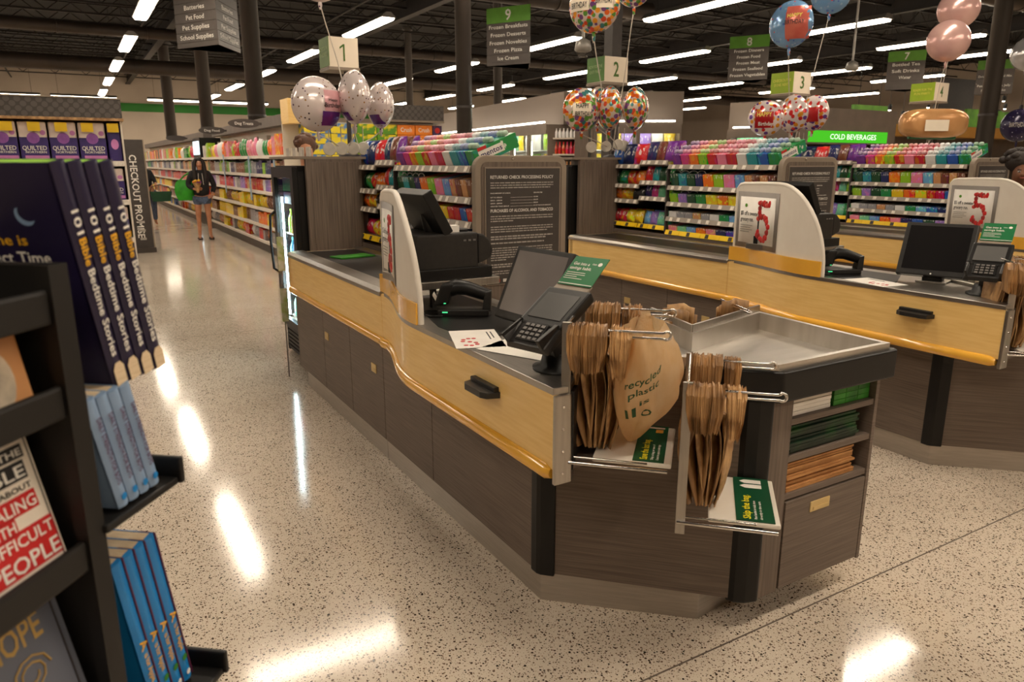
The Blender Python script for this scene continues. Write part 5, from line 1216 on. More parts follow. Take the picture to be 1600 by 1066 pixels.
def face(par, c, r, ez='eye_white'):
    "eyes, brows, nose and mouth on the -Y side of a head centred at c"
    x, y, z = c
    for s in (-1, 1):
        B().ball((x + s * r * .38, y - r * .86, z + .0), r * .15, r * .1, r * .09, n=8, k=5).build('eye', 'eye_white', par); B().ball((x + s * r * .38, y - r * .95, z), r * .07, r * .04, r * .07, n=8, k=5).build('iris', 'hair', par)
        B().tube([(x + s * r * .2, y - r * .95, z + r * .2), (x + s * r * .55, y - r * .82, z + r * .22)], r * .045, 5).build('eyebrow', 'hair', par)
    B().tube([(x - r * .25, y - r * .9, z - r * .62), (x, y - r * .97, z - r * .64), (x + r * .25, y - r * .9, z - r * .62)], r * .07, 6).build('lips', 'lip', par)
pm('eye_white', (220, 214, 208), None, 9, .3); pm('lip', (150, 80, 70), None, 9, .5); pm('sandal', (60, 40, 30), None, 9, .6); pm('cord_white', (220, 214, 206), None, 9, .7); pm('flower_red', (200, 50, 60), (230, 150, 40), 30, .6); pm('flower_yellow', (236, 180, 40), None, 20, .6); pm('flower_purple', (150, 60, 150), None, 20, .6)
def human(name, loc, rz, label, P, skinm='skin'):
    L = thing(name, loc, rz, label, 'person'); P = P
    vs = [((0, 0, .92), (.135, .10))]; es = []
    sp = chain(vs, es, 0, [(P['waist'], (.115, .085)), (P['chest'], (.14, .10)), (P['neck0'], (.055, .055)), (P['neck1'], (.048, .05)), (P['head0'], (.066, .078)), (P['head1'], (.078, .092)), (P['head2'], (.05, .06))])
    for s in (-1, 1):
        q = P['legL'] if s > 0 else P['legR']; k = chain(vs, es, 0, [((s * .085, 0, .84), .088), (q[0], .056), (q[1], .048), (q[2], .034), (q[3], .03)])
        q = P['armL'] if s > 0 else P['armR']; k = chain(vs, es, 2, [(q[0], .052), (q[1], .040), (q[2], .027)]); hand(vs, es, k, P.get('hdL' if s > 0 else 'hdR', (0, -.2, -1)), s)
    hx, hy, hz = P['head1']; chain(vs, es, 6, [((hx, hy - .085, hz - .035), .014), ((hx, hy - .10, hz - .05), .011)])
    o = skin('body', vs, es, skinm, L); return L, o
def straight(lean=(0, 0), h=1.0):
    lx, ly = lean
    return dict(waist=(lx * .2, ly * .2, 1.08), chest=(lx * .55, ly * .55, 1.28), neck0=(lx * .8, ly * .8, 1.415), neck1=(lx * .9, ly * .9, 1.46), head0=(lx, ly - .012, 1.51), head1=(lx, ly - .01, 1.575), head2=(lx, ly, 1.635),
        legL=[(.10, -.02, .49), (.10, -.005, .40), (.105, .03, .09), (.115, -.11, .035)], legR=[(-.10, .02, .49), (-.10, .03, .40), (-.105, .06, .09), (-.12, -.08, .035)],
        armL=[(lx * .6 + .175, ly * .6, 1.36), (lx * .5 + .24, .03, 1.11), (.22, -.06, .90)], armR=[(lx * .6 - .175, ly * .6, 1.36), (lx * .5 - .24, .03, 1.11), (-.22, -.06, .90)])
# --- woman walking up the aisle
P = straight(); P['armR'] = [(-.175, 0, 1.36), (-.255, -.02, 1.12), (-.12, -.19, 1.04)]; P['hdR'] = (.7, -.4, .15); P['armL'] = [(.175, 0, 1.36), (.265, .03, 1.11), (.20, -.09, .93)]; P['hdL'] = (-.5, -.5, -.3)
wp = onz(322, 374, 0)
W, body = human('person', (wp.x, wp.y, 0), math.radians(-4), 'person in black hoodie and denim shorts holding flowers in the aisle', P)
face(body, (0, -.01, 1.565), .083)
vs = [((0, 0, .86), (.18, .135))]; es = []; chain(vs, es, 0, [((0, 0, 1.06), (.17, .125)), ((0, .0, 1.27), (.178, .128)), ((0, .01, 1.40), (.09, .085)), ((0, .06, 1.43), (.07, .05))])
for s, q in ((1, P['armL']), (-1, P['armR'])): chain(vs, es, 2, [(q[0], .068), (q[1], .06), (tuple(Vector(q[1]).lerp(Vector(q[2]), .85)), .042)])
hd = skin('hoodie', vs, es, 'black_cloth', body)
for s in (-1, 1): B().tube([(s * .035, -.118, 1.37), (s * .04, -.14, 1.28), (s * .045, -.142, 1.14)], .006, 6).build('drawstring', 'cord_white', hd)
vs = [((0, 0, .91), (.15, .118))]; es = []
for s in (-1, 1): chain(vs, es, 0, [((s * .09, 0, .83), .108), ((s * .105, -.005, .70), .092)])
skin('shorts', vs, es, 'denim', body)
b = B(); b.ball((0, .035, 1.60), .094, .09, .10, n=14, k=8); hr = b.build('hair', 'hair', body)
for s in (-1, 1): B().tube([(s * .06, -.03, 1.65), (s * .092, -.045, 1.58), (s * .10, -.05, 1.45), (s * .105, -.085, 1.30), (s * .09, -.12, 1.18)], [.03, .038, .042, .04, .018], 8).build('hair_lock', 'hair', hr)
for s, y in ((1, 0), (-1, .03)):
    sd = B().ext([(s * .11 - .045, y - .15, .004), (s * .11 + .045, y - .15, .004), (s * .105 + .035, y + .07, .004), (s * .105 - .035, y + .07, .004)], (0, 0, .02)).build('sandal', 'sandal', body, bevel=.004); B().tube([(s * .11 - .05, y - .06, .02), (s * .11, y - .07, .075), (s * .11 + .05, y - .06, .02)], .012, 6).build('strap', 'sandal', sd)
bag = thing('tote_bag', (wp.x - .30, wp.y + .02, .82), 0, 'bright green tote bag on the arm of the person in the hoodie', 'bag')
B().grid(lambda u, v: Vector(((u - .5) * (.30 + .12 * math.sin(v * PI)), -.07 * math.sin(u * PI) * math.sin(v * PI), .42 * v)), 8, 8).grid(lambda u, v: Vector(((u - .5) * (.30 + .12 * math.sin(v * PI)), .07 * math.sin(u * PI) * math.sin(v * PI), .42 * v)), 8, 8).build('sack', 'green_cloth', bag); B().tube([(-.1, 0, .40), (.0, .0, .50), (.10, 0, .56), (.14, .0, .50), (.15, -.02, .36)], .018, 6).build('strap', 'green_cloth', bag)
fb = thing('bouquet', (wp.x - .10, wp.y - .24, .98), 0, 'red and yellow flower bouquet in the hand of hoodie person', 'flowers')
rnd = random.Random(3); B().lathe([(.02, 0), (.05, .12), (.085, .2)], n=10).build('wrapper', 'kraft_light', fb)
for i in range(11):
    a = i * 2.4; r = .075 * (i / 11) ** .5; B().ball((r * math.cos(a), r * math.sin(a), .2 + rnd.uniform(0, .05)), .03, .03, .026, n=8, k=5).build('blossom', ('flower_red', 'flower_yellow', 'flower_purple')[i % 3], fb)
# --- shopper with basket, mostly behind the promise board
mp_ = onz(231, 352, 0); P = straight((-.16, -.1)); P['armL'] = [(.08, -.04, 1.34), (.17, -.10, 1.12), (.17, -.28, 1.04)]
M, body = human('person', (mp_.x + .10, mp_.y, 0), 0, 'person in black top and jeans behind the promise board', P, 'skin'); face(body, (-.16, -.11, 1.565), .083)
vs = [((0, 0, .94), (.16, .12))]; es = []; chain(vs, es, 0, [(P['waist'], (.155, .115)), (P['chest'], (.17, .125)), (P['neck0'], (.075, .07))])
for q in (P['armL'], P['armR']): chain(vs, es, 2, [(q[0], .07), (q[1], .058), (tuple(Vector(q[1]).lerp(Vector(q[2]), .7)), .042)])
skin('jacket', vs, es, 'black_cloth', body)
vs = [((0, 0, .92), (.15, .115))]; es = []
for q, s in ((P['legL'], 1), (P['legR'], -1)): chain(vs, es, 0, [((s * .09, 0, .83), .105), (q[0], .075), (q[1], .068), ((q[2][0], q[2][1], .12), .055)])
skin('jeans', vs, es, 'denim', body); B().ball((-.16, -.09, 1.60), .095, .10, .095).build('hair', 'hair', body)
bs = thing('shopping_basket', (mp_.x + .36, mp_.y - .3, .62), 0, 'dark green hand basket held by the person in jeans', 'basket')
B().add([(-.2, -.13, 0), (.2, -.13, 0), (.2, .13, 0), (-.2, .13, 0), (-.25, -.17, .24), (.25, -.17, .24), (.25, .17, .24), (-.25, .17, .24)], [(3, 2, 1, 0), (0, 1, 5, 4), (1, 2, 6, 5), (2, 3, 7, 6), (3, 0, 4, 7)]).build('tub', 'dark_green_print', bs, solid=.008); B().tube([(-.24, 0, .24), (-.2, 0, .36), (0, 0, .42), (.2, 0, .36), (.24, 0, .24)], .01, 6).build('handle', 'black_plastic', bs)
# --- cashier at the right edge (lane three)
cp = ony(1592, 253, 3.40); P = straight((0, -.06)); P['head1'] = (0, -.10, 1.565); P['head0'] = (0, -.09, 1.50); P['head2'] = (0, -.075, 1.63)
P['armR'] = [(-.175, -.03, 1.36), (-.24, -.06, 1.10), (-.16, -.30, 1.08)]; P['armL'] = [(.175, -.03, 1.36), (.25, -.06, 1.10), (.16, -.30, 1.08)]; P['hdR'] = P['hdL'] = (0, -1, -.1)
Cc, body = human('person', (cp.x, cp.y, 0), math.radians(-50), 'cashier with dark curly hair looking down at right edge', P, 'skin_dark'); face(body, (0, -.105, 1.55), .083); Cc.scale = (.98, .98, .98)
vs = [((0, 0, .94), (.155, .12))]; es = []; chain(vs, es, 0, [(P['waist'], (.15, .11)), (P['chest'], (.165, .12)), (P['neck0'], (.08, .075))])
for q in (P['armL'], P['armR']): chain(vs, es, 2, [(q[0], .066), (tuple(Vector(q[0]).lerp(Vector(q[1]), .7)), .058)])
skin('shirt', vs, es, 'grey_cloth' if 'grey_cloth' in MATS else pm('grey_cloth', (90, 92, 100), None, 20, .85).name, body)
vs = [((0, 0, .92), (.15, .115))]; es = []
for q, s in ((P['legL'], 1), (P['legR'], -1)): chain(vs, es, 0, [((s * .09, 0, .83), .105), (q[0], .075), ((q[2][0], q[2][1], .10), .055)])
skin('trousers', vs, es, 'black_cloth', body)
hb = B().ball((0, -.03, 1.635), .115, .12, .095, n=14, k=8).build('hair', 'hair', body); rnd = random.Random(8)
for i in range(26):
    a = rnd.uniform(0, 2 * PI); e = rnd.uniform(.1, 1.4); r = rnd.uniform(.10, .13); B().ball((r * math.cos(a) * math.cos(e), -.01 + r * math.sin(a) * math.cos(e), 1.63 + .10 * math.sin(e)), .038, .038, .034, n=7, k=5).build('curl', 'hair', hb)
# --- shopper behind the cooler, only the top of the head shows
sp_ = ony(478, 235, 7.0); P = straight((0, -.02)); Hh, body = human('person', (sp_.x, sp_.y, 0), math.radians(-15), 'brown haired person behind the lane one drink cooler', P); face(body, (0, -.02, 1.565), .083); Hh.scale = (1.09, 1.09, 1.09)
hq = B().ball((0, .02, 1.61), .09, .10, .09, n=14, k=8).build('hair', 'hair_brown', body); rnd = random.Random(2)
for i in range(16):
    a = rnd.uniform(0, 2 * PI); e = rnd.uniform(-.2, 1.4); B().ball((.075 * math.cos(a) * math.cos(e), .03 + .08 * math.sin(a) * math.cos(e), 1.61 + .075 * math.sin(e)), .035, .035, .03, n=7, k=5).build('tuft', 'hair_brown', hq)
vs = [((0, 0, .94), (.16, .12))]; es = []; chain(vs, es, 0, [(P['waist'], (.155, .115)), (P['chest'], (.17, .125)), (P['neck0'], (.075, .07))])
for q in (P['armL'], P['armR']): chain(vs, es, 2, [(q[0], .07), (q[1], .058), (q[2], .042)])
skin('shirt', vs, es, 'white_paper', body)
vs = [((0, 0, .92), (.15, .115))]; es = []
for q, s in ((P['legL'], 1), (P['legR'], -1)): chain(vs, es, 0, [((s * .09, 0, .83), .105), (q[0], .075), ((q[2][0], q[2][1], .10), .055)])
skin('trousers', vs, es, 'denim', body)
# ======================= lane cubes, balloons, hanging aisle signs =======================
pm('sign_white', (232, 220, 200), (226, 214, 194), 6, .5); pm('sign_ink', (70, 108, 30), None, 6, .5); pm('lane_green', (104, 138, 70), (98, 130, 64), 6, .5); pm('mid_green', (78, 128, 44), None, 6, .5); pm('pale_green_ink', (160, 190, 120), None, 6, .5); pm('lime_ink', (232, 224, 90), None, 6, .5); pm('sign_grey', (84, 77, 73), (79, 72, 68), 6, .55); pm('sign_edge', (70, 66, 66), None, 6, .5); pm('gap', (84, 76, 72), None, 6, .5)
R = Vector((1, 0, 0)); RY = Vector((0, -1, 0))
def cube(i, x0, x1, y0, y1, z0, z1, g, ink, lines):
    O = ((x0 + x1) / 2, (y0 + y1) / 2, 0); L = thing('lane_sign', O, 0, 'cube sign with number %s and green side on a pole' % LN[i], 'sign')
    B(O).box(x0, x1, y0, y1, z0, z1).build('front_face', 'sign_white', L, bevel=.002); B(O).box(x0 - .004, x0 + .001, y0, y1, z0 + .01, z1).build('side_face', g, L)
    B(O).box(x0 - .006, x1 + .006, y0 - .006, y1 + .006, z0 - .018, z0 + .004).build('base_trim', 'taupe', L)
    xm = (x0 + x1) / 2
    if i == 0: B(O).add([(xm - .005, y0 - .003, z0 + .05), (xm + .008, y0 - .003, z0 + .05), (xm + .008, y0 - .003, z0 + .17), (xm - .004, y0 - .003, z0 + .17), (xm - .032, y0 - .003, z0 + .148), (xm - .032, y0 - .003, z0 + .134), (xm - .005, y0 - .003, z0 + .153)], [(0, 1, 2, 3, 6), (3, 4, 5, 6)]).build('numeral', 'sign_ink', L)
    else: B(O).txt(str(i + 1), (xm, y0 - .002, z0 + .055), R, UP, .125, .062, 'c').build('numeral', 'sign_ink', L)
    b = B(O)
    for k, t in enumerate(lines): b.txt(t, (x0 - .0055, (y0 + y1) / 2, z0 + .13 - k * .045), RY, UP, .027, (y1 - y0) * (.8, .66)[k], 'c')
    b.build('side_lettering', ink, L)['kind'] = 'stuff'
    B(O).tube([(x1 - .07, y0 + .10, 1.642), (x1 - .07, y0 + .10, z0)], .018, 10).build('pole', 'sign_edge', L)
    B(O).lathe([(.09, 0), (.09, .012), (.03, .03)], (x1 - .07, y0 + .10, 1.641), 16).build('pole_base', 'sign_edge', L)
    return L
cube(0, 1.80, 2.03, 5.78, 6.02, 2.30, 2.52, 'lane_green', 'pale_green_ink', ('CHECK IN', 'HERE'))
cube(1, 4.31, 4.58, 5.66, 5.92, 2.31, 2.535, 'mid_green', 'pale_green_ink', ('NOW FOR THE', 'EASY PART'))
cube(2, 6.83, 7.11, 5.63, 5.93, 2.32, 2.545, 'lime', 'lime_ink', ('CHECKOUT IS', 'DONE. NEXT?'))
cube(3, 9.42, 9.72, 5.61, 5.92, 2.34, 2.565, 'lime', 'lime_ink', ('READY FOR THE', 'FUN PART?'))
# ---------------- balloons ----------------
def dotmat(name, base, cols, scale, thr, rough=.18, metal=.25):
    m, nt, b = nmat(name); L = nt.links.new; tc = N(nt, 'ShaderNodeTexCoord'); v = N(nt, 'ShaderNodeTexVoronoi'); v.inputs['Scale'].default_value = scale; L(tc.outputs['Object'], v.inputs['Vector'])
    sp = N(nt, 'ShaderNodeSeparateColor'); L(v.outputs['Color'], sp.inputs[0]); cr = N(nt, 'ShaderNodeValToRGB'); cr.color_ramp.interpolation = 'CONSTANT'
    for i, c in enumerate(cols):
        e = cr.color_ramp.elements[i] if i < 2 else cr.color_ramp.elements.new(i / len(cols)); e.position = i / len(cols); e.color = lin(c)
    L(sp.outputs[0], cr.inputs[0]); c = N(nt, 'ShaderNodeMath', operation='LESS_THAN'); c.inputs[1].default_value = thr; L(v.outputs['Distance'], c.inputs[0])
    mx = N(nt, 'ShaderNodeMix', data_type='RGBA'); L(c.outputs[0], mx.inputs[0]); mx.inputs[6].default_value = lin(base); L(cr.outputs[0], mx.inputs[7]); L(mx.outputs[2], b.inputs['Base Color'])
    b.inputs['Roughness'].default_value = rough; b.inputs['Metallic'].default_value = metal; return m
dotmat('foil_pale', (214, 202, 200), [(60, 40, 50), (160, 120, 60), (90, 60, 90), (120, 90, 60)], 34, .22); dotmat('foil_confetti', (206, 190, 176), [(206, 90, 30), (60, 120, 120), (224, 150, 50), (110, 70, 120), (90, 140, 60), (200, 70, 40)], 26, .6)
dotmat('foil_blue_red', (110, 150, 190), [(200, 80, 70), (140, 170, 200), (80, 110, 180), (120, 150, 190)], 26, .34); dotmat('foil_star', (214, 202, 200), [(190, 40, 36), (90, 50, 130), (210, 140, 40), (190, 40, 36)], 20, .45)
pm('foil_rose', (206, 168, 160), (196, 154, 148), 5, .2, .35); pm('foil_silver', (200, 198, 200), None, 5, .15, .7); dotmat('foil_navy', (40, 34, 62), [(150, 140, 180), (90, 80, 130), (200, 200, 210), (70, 60, 110)], 30, .2); pm('foil_tan', (206, 156, 104), (190, 138, 88), 5, .2, .3); pm('ribbon', (206, 196, 182), None, 5, .4); pm('weight_white', (222, 216, 204), None, 9, .5); pm('foil_pinkred', (196, 90, 80), (214, 120, 100), 5, .25, .2); pm('foil_pink', (226, 170, 176), None, 5, .25, .2); pm('foil_purple', (110, 40, 110), (80, 50, 130), 6, .2, .3); pm('foil_orange', (214, 130, 50), None, 6, .2, .3); pm('foil_red', (180, 30, 34), None, 5, .25, .2)
def balloon(px, py, wpx, hpx, Y, mat, lab, face_az=None, txts=(), patches=(), tail=True):
    "foil balloon; wpx/hpx apparent size, face_az = heading of its printed face"
    c = ony(px, py, Y); d = (c - CAMP).dot(_fw); H = hpx * d / F_PX / 2; Rr = H; 
    ratio = max(.57, min(1, wpx / hpx)); phi = math.degrees(math.acos(math.sqrt(max(0, (ratio ** 2 - .3025) / .6975)))); tc_ = math.degrees(math.atan2(-c.x, -c.y)); sg = -1 if (face_az or 210) < 208 else 1
    az = tc_ + sg * phi; fwd = head(az); rt = Vector((fwd.y, -fwd.x, 0)) * -1   # rt: image right when facing viewer
    thick = H * .55
    L = thing('balloon', c, 0, lab, 'balloon')
    def surf(x, y, s=1):
        r2 = min(1, (x * x + y * y)); return rt * (x * Rr) + UP * (y * H) + fwd * (s * thick * (max(0, 1 - r2)) ** .6)
    b = B()
    for s in (1, -1):
        def fn(u, v, s=s):
            a = v * 2 * PI; r = math.sin(u * PI / 2); wr = 1 + .025 * math.sin(22 * a) * r ** 6; return surf(r * math.cos(a) * wr, r * math.sin(a) * wr, s) + fwd * (s * .012 * math.sin(22 * a) * r ** 4 * (1 - r))
        b.grid(fn, 12, 44)
    b.build('foil', mat, L, smooth=True)
    for (x, y, w, h, mt) in patches:
        pb = B(); pb.grid(lambda u, v: surf(x + (u - .5) * w, y + (v - .5) * h) + fwd * .004, 8, 8); pb.build('printed_patch', mt, L)
    for (t, x, y, h, w, mt) in txts:
        tb = B(); tb.txt(t, (0, 0, 0), R, Vector((0, 1, 0)), h, w, 'c'); nb = B(); nb.add([surf(x + v.x, y + v.y) + fwd * .008 for v in tb.v], tb.f); nb.build('lettering', mt, L)
    if tail: B().tube([UP * -H * .97, UP * -H * 1.1, UP * -H * 1.32], [.012, .016, .008], 8).build('neck', mat, L)
    return L, c, H
def string(c, H, to, lab):
    a = Vector(c) - UP * H * 1.1; to = Vector(to); pts = [a.lerp(to, t) + Vector((.02 * math.sin(t * 5), .02 * math.sin(t * 4 + 1), 0)) * math.sin(t * PI) for t in [k / 8 for k in range(9)]]
    o = B().tube(pts, .0045, 5).build('balloon_string', 'ribbon'); tag(o, lab, 'string'); return o
def weight(px, py, Y, lab):
    p = ony(px, py, Y); L = thing('balloon_weight', p, 0, lab, 'weight', 'white balloon weights'); B().lathe([(.045, -.006), (.05, -.003), (.05, .003), (.045, .006)], (0, 0, 0), 18, ax=_rt, ay=UP, az=Vector((-_rt.y, _rt.x, 0))).build('disc', 'weight_white', L); B().tube([(0, 0, .05), (0, 0, .16)], .004, 5).build('tie', 'ribbon', L)
HB = lambda y0, w: (('HAPPY', 0, y0, .13, w * .8, 'text_black'), ('BIRTHDAY', 0, y0 - .26, .15, w, 'text_black'))
bl = []
y1 = 5.55
bl.append(balloon(495, 163, 78, 84, y1, 'foil_pale', 'pale dotted foil balloon with happy birthday print, left of lane one cube', 190, [('Happy', .42, .1, .10, .42, 'text_black'), ('Birthday', .40, -.12, .16, .72, 'text_black')], [(.45, .12, .8, .75, 'foil_pink'), (.36, -.52, .8, .5, 'foil_purple')]))
bl.append(balloon(553, 152, 52, 82, y1 - .05, 'foil_pale', 'pale dotted foil balloon, middle one below lane one cube', 232, (), [(-.55, -.4, .4, .5, 'foil_orange'), (0, -.72, .7, .3, 'foil_purple')]))
bl.append(balloon(594, 165, 44, 70, y1 + .15, 'foil_pale', 'pale dotted foil balloon, rightmost below lane one cube', 240, (), [(.3, -.62, .7, .4, 'foil_purple')]))
bl.append(balloon(498, -32, 66, 66, y1, 'foil_pale', 'pale balloon cut off by the top edge above lane one', 205))
bl.append(balloon(929, 8, 80, 84, 5.5, 'foil_confetti', 'large confetti balloon above the lane two cube', 215, [("LET'S", -.45, .18, .14, .4, 'text_black'), ('BIRTHDAY', -.42, -.15, .2, .7, 'text_black'), ('BIRTHDAY', .55, -.05, .2, .55, 'text_black')], [(-.43, 0, .85, .5, 'sign_white'), (.55, .05, .55, .5, 'sign_white')]))
bl.append(balloon(992, -24, 60, 66, 5.6, 'foil_confetti', 'confetti balloon cut off by the top edge right of lane two cube', 220))
bl.append(balloon(909, 172, 60, 66, 5.45, 'foil_confetti', 'confetti happy birthday balloon, leftmost below the lane two cube', 205, [('HAPPY', -.25, .06, .2, .62, 'text_black'), ('BIRTHDAY', -.2, -.3, .2, .8, 'text_black')], [(-.25, -.02, .9, .55, 'sign_white')]))
bl.append(balloon(952, 170, 42, 68, 5.4, 'foil_confetti', 'narrow confetti balloon in the middle below the lane two cube', 262)); bl.append(balloon(993, 170, 42, 66, 5.45, 'foil_confetti', 'confetti balloon, rightmost below the lane two cube', 165)); bl.append(balloon(934, 166, 44, 58, 5.75, 'foil_confetti', 'confetti balloon half hidden behind the lane two cluster', 215))
bl.append(balloon(1236, 38, 66, 70, 5.5, 'foil_blue_red', 'blue and pink birthday balloon above the lane three cube', 215, [('HAPPY', .35, .2, .16, .6, 'lime_ink'), ('BIRTHDAY', .35, -.08, .18, .8, 'text_black')], [(.42, .0, .9, 1.35, 'foil_pinkred')])); bl.append(balloon(1299, -10, 62, 60, 5.6, 'foil_blue_red', 'blue and red balloon cut off by the top edge', 215))
bl.append(balloon(1197, 185, 54, 54, 5.45, 'foil_star', 'red starred happy birthday balloon, leftmost below the lane three cube', 205, [('HAPPY', -.1, .08, .24, .8, 'lime_ink'), ('Birthday', 0, -.42, .2, .8, 'text_white')], [(-.1, -.1, 1.0, .9, 'foil_red')])); bl.append(balloon(1239, 178, 46, 58, 5.4, 'foil_star', 'white starred balloon, middle of the lane three cluster', 230)); bl.append(balloon(1271, 177, 46, 54, 5.5, 'foil_star', 'white starred balloon, rightmost of the lane three cluster', 250, (), [(.3, -.1, .7, .8, 'foil_red')]))
bl.append(balloon(1482, 64, 66, 62, 5.5, 'foil_rose', 'rose gold balloon above the lane four cube', 215)); bl.append(balloon(1498, 14, 66, 60, 5.75, 'foil_rose', 'rose gold balloon behind and above the other rose one', 225)); bl.append(balloon(1606, 84, 48, 50, 5.5, 'foil_silver', 'silver balloon at the right edge below the rose ones', 215)); bl.append(balloon(1592, 196, 50, 50, 5.5, 'foil_navy', 'navy birthday balloon with silver print at the right edge', 215, [('BIRTHDAY', 0, -.1, .25, 1.0, 'text_grey')]))
tops = [(1.9, 5.7), (4.45, 5.7), (6.95, 5.7), (9.5, 5.7)]
SL = [0, 0, 0, 0, 1, 1, 1, 1, 1, 1, 2, 2, 2, 2, 2, 3, 3, 3, 3]
cnt = {}
for (L, c, H), ln in list(zip(bl, SL))[:-2]:
    cnt[ln] = cnt.get(ln, 0) + 1; x, y = tops[ln]; string(c, H, (x + .04 * cnt[ln] - .1, y - .04, 1.70), 'thin white ribbon of the %s balloon tied at lane %s' % (ORD[cnt[ln] - 1], LN[ln]))
# bread loaf balloon at lane four
c = ony(1458, 193, 5.5); L = thing('balloon', c, 0, 'large tan loaf shaped balloon below the lane four cube', 'balloon')
d = (c - CAMP).dot(_fw); w = 104 * d / F_PX / 2; hh = 44 * d / F_PX / 2; fw2 = Vector((-_rt.y, _rt.x, 0)) * -1
def loaf(th, ph):
    s = .86 + .14 * abs(math.cos(3 * ph)) ; return _rt * (w * math.copysign(abs(math.cos(ph)) ** .55, math.cos(ph)) * math.cos(th) ** .5) + fw2 * (.16 * s * math.copysign(abs(math.sin(ph)) ** .7, math.sin(ph)) * math.cos(th) ** .5) + UP * (hh * math.copysign(abs(math.sin(th)) ** .7, math.sin(th)))
B().grid(lambda u, v: loaf((u - .5) * PI * .998, v * 2 * PI), 14, 40).build('foil', 'foil_tan', L, smooth=True)
B().grid(lambda u, v: -fw2 * -.168 + _rt * (w * (-.45 + u * .7)) + UP * hh * (-.55 + v * .75), 4, 4).build('printed_label', 'sign_white', L); B().tube([_rt * -w * .7 - UP * hh * .9, _rt * w * .7 - UP * hh * .95], .03, 8).build('green_edge', 'green_print', L)
string(c, hh, (9.5, 5.7, 1.7), 'thin ribbon below the tan loaf balloon')
for i, (px, py) in enumerate(((515, 233), (534, 232), (552, 232), (568, 232))): weight(px, py, 5.62, 'round white balloon weight at lane one, %s from the left' % ORD[i])
for i, (px, py) in enumerate(((924, 230), (947, 229), (966, 226), (975, 228))): weight(px, py, 5.6, 'round white balloon weight at lane two, %s from the left' % ORD[i])
for i, (px, py) in enumerate(((1247, 230), (1254, 231))): weight(px, py, 5.6, 'round white balloon weight at lane three, %s from the left' % ORD[i])
# ---------------- three sided aisle signs ----------------
def tri(lpx, apx, ty, by, s, lines, num, lab, both=False):
    best = None
    for k in range(60, 400):
        D = k * .1; p = CAMP + ray(lpx, ty) * D; a = p + Vector((.5 * s, -.866 * s, 0)); e = abs(proj(a)[0] - apx)
        if best is None or e < best[0]: best = (e, D, p)
    D = best[1]; p = best[2]; zt = p.z; zb = zt - (by - ty) * D / F_PX / math.cos(PITCH) * .99
    A = Vector((p.x, p.y, 0)); Bp = A + Vector((.5 * s, -.866 * s, 0)); Cp = A + Vector((s, 0, 0)); cen = (A + Bp + Cp) / 3
    L = thing('aisle_sign', cen, 0, lab, 'sign'); O = tuple(cen); h = zt - zb; gz = zt - h * .27 if num else zt
    def pr(z0, z1, mt, nm): B(O).ext([A + UP * z0, Bp + UP * z0, Cp + UP * z0], UP * (z1 - z0)).build(nm, mt, L, bevel=.004)
    if num: pr(gz + .004, zt, 'sign_green', 'number_band')
    n = len(lines); hh = (gz - zb) / (n + (.5 if not num else .35))
    for i in range(n): pr(gz - (i + 1) * hh + .004, gz - i * hh, 'sign_grey', 'slat')
    pr(zb, gz - n * hh, 'sign_grey', 'bottom_slat')
    B(O).ext([A.lerp(cen, .04) + UP * zb, Bp.lerp(cen, .04) + UP * zb, Cp.lerp(cen, .04) + UP * zb], UP * h).build('core', 'gap', L)
    faces = [(A, Bp)] + ([(Bp, Cp)] if both else [])
    for q, (P0, P1) in enumerate(faces):
        r = (P1 - P0).normalized(); nn = Vector((r.y, -r.x, 0)) * .006; mid = (P0 + P1) / 2
        if num and q == 0: B(O).txt(num, mid + nn + UP * (gz + h * .045), r, UP, h * .18, None, 'c').build('numeral', 'text_white', L)
        for i, t in enumerate(lines):
            if t: B(O).txt(t, mid + nn + UP * (gz - (i + 1) * hh + hh * .3), r, UP, hh * .46, min(s * .88, len(t) * hh * .36), 'c').build('lettering', 'text_white', L)
    for v in (A, Bp, Cp): B(O).tube([v.lerp(cen, .15) + UP * zt, v.lerp(cen, .15) + UP * ZC], .006, 4).build('hanger_wire', 'iron', L)
tri(760, 829, 14, 97, 1.1, ['Frozen Breakfasts', 'Frozen Desserts', 'Frozen Novelties', 'Frozen Pizza', 'Ice Cream'], '9', 'hanging three sided aisle nine sign listing frozen breakfasts')
tri(1141, 1204, 58, 122, 1.1, ['Frozen Dinners', 'Frozen Food', 'Frozen Meat', 'Frozen Seafood', 'Frozen Vegetables'], '8', 'hanging three sided aisle eight sign listing frozen dinners')
tri(1389, 1449, 81, 137, 1.1, ['Bottled Tea', 'Soft Drinks', 'Water', ''], '7', 'hanging three sided aisle seven sign listing soft drinks')
tri(1529, 1589, 95, 145, 1.1, ['Bread', 'Dried Fruit & Trail Mix', 'Juice', 'Peanut Butter & Jelly', 'Sports Drinks'], '6', 'hanging three sided aisle six sign listing bread')
tri(263, 328, -70, 65, 1.1, ['', '', '', '', '', 'Batteries', 'Pet Food', 'Pet Supplies', 'School Supplies'], '', 'hanging three sided sign listing batteries and pet food', True)
# ======================= background departments =======================
def ep(px, Y): return ony(px, 220, Y).x
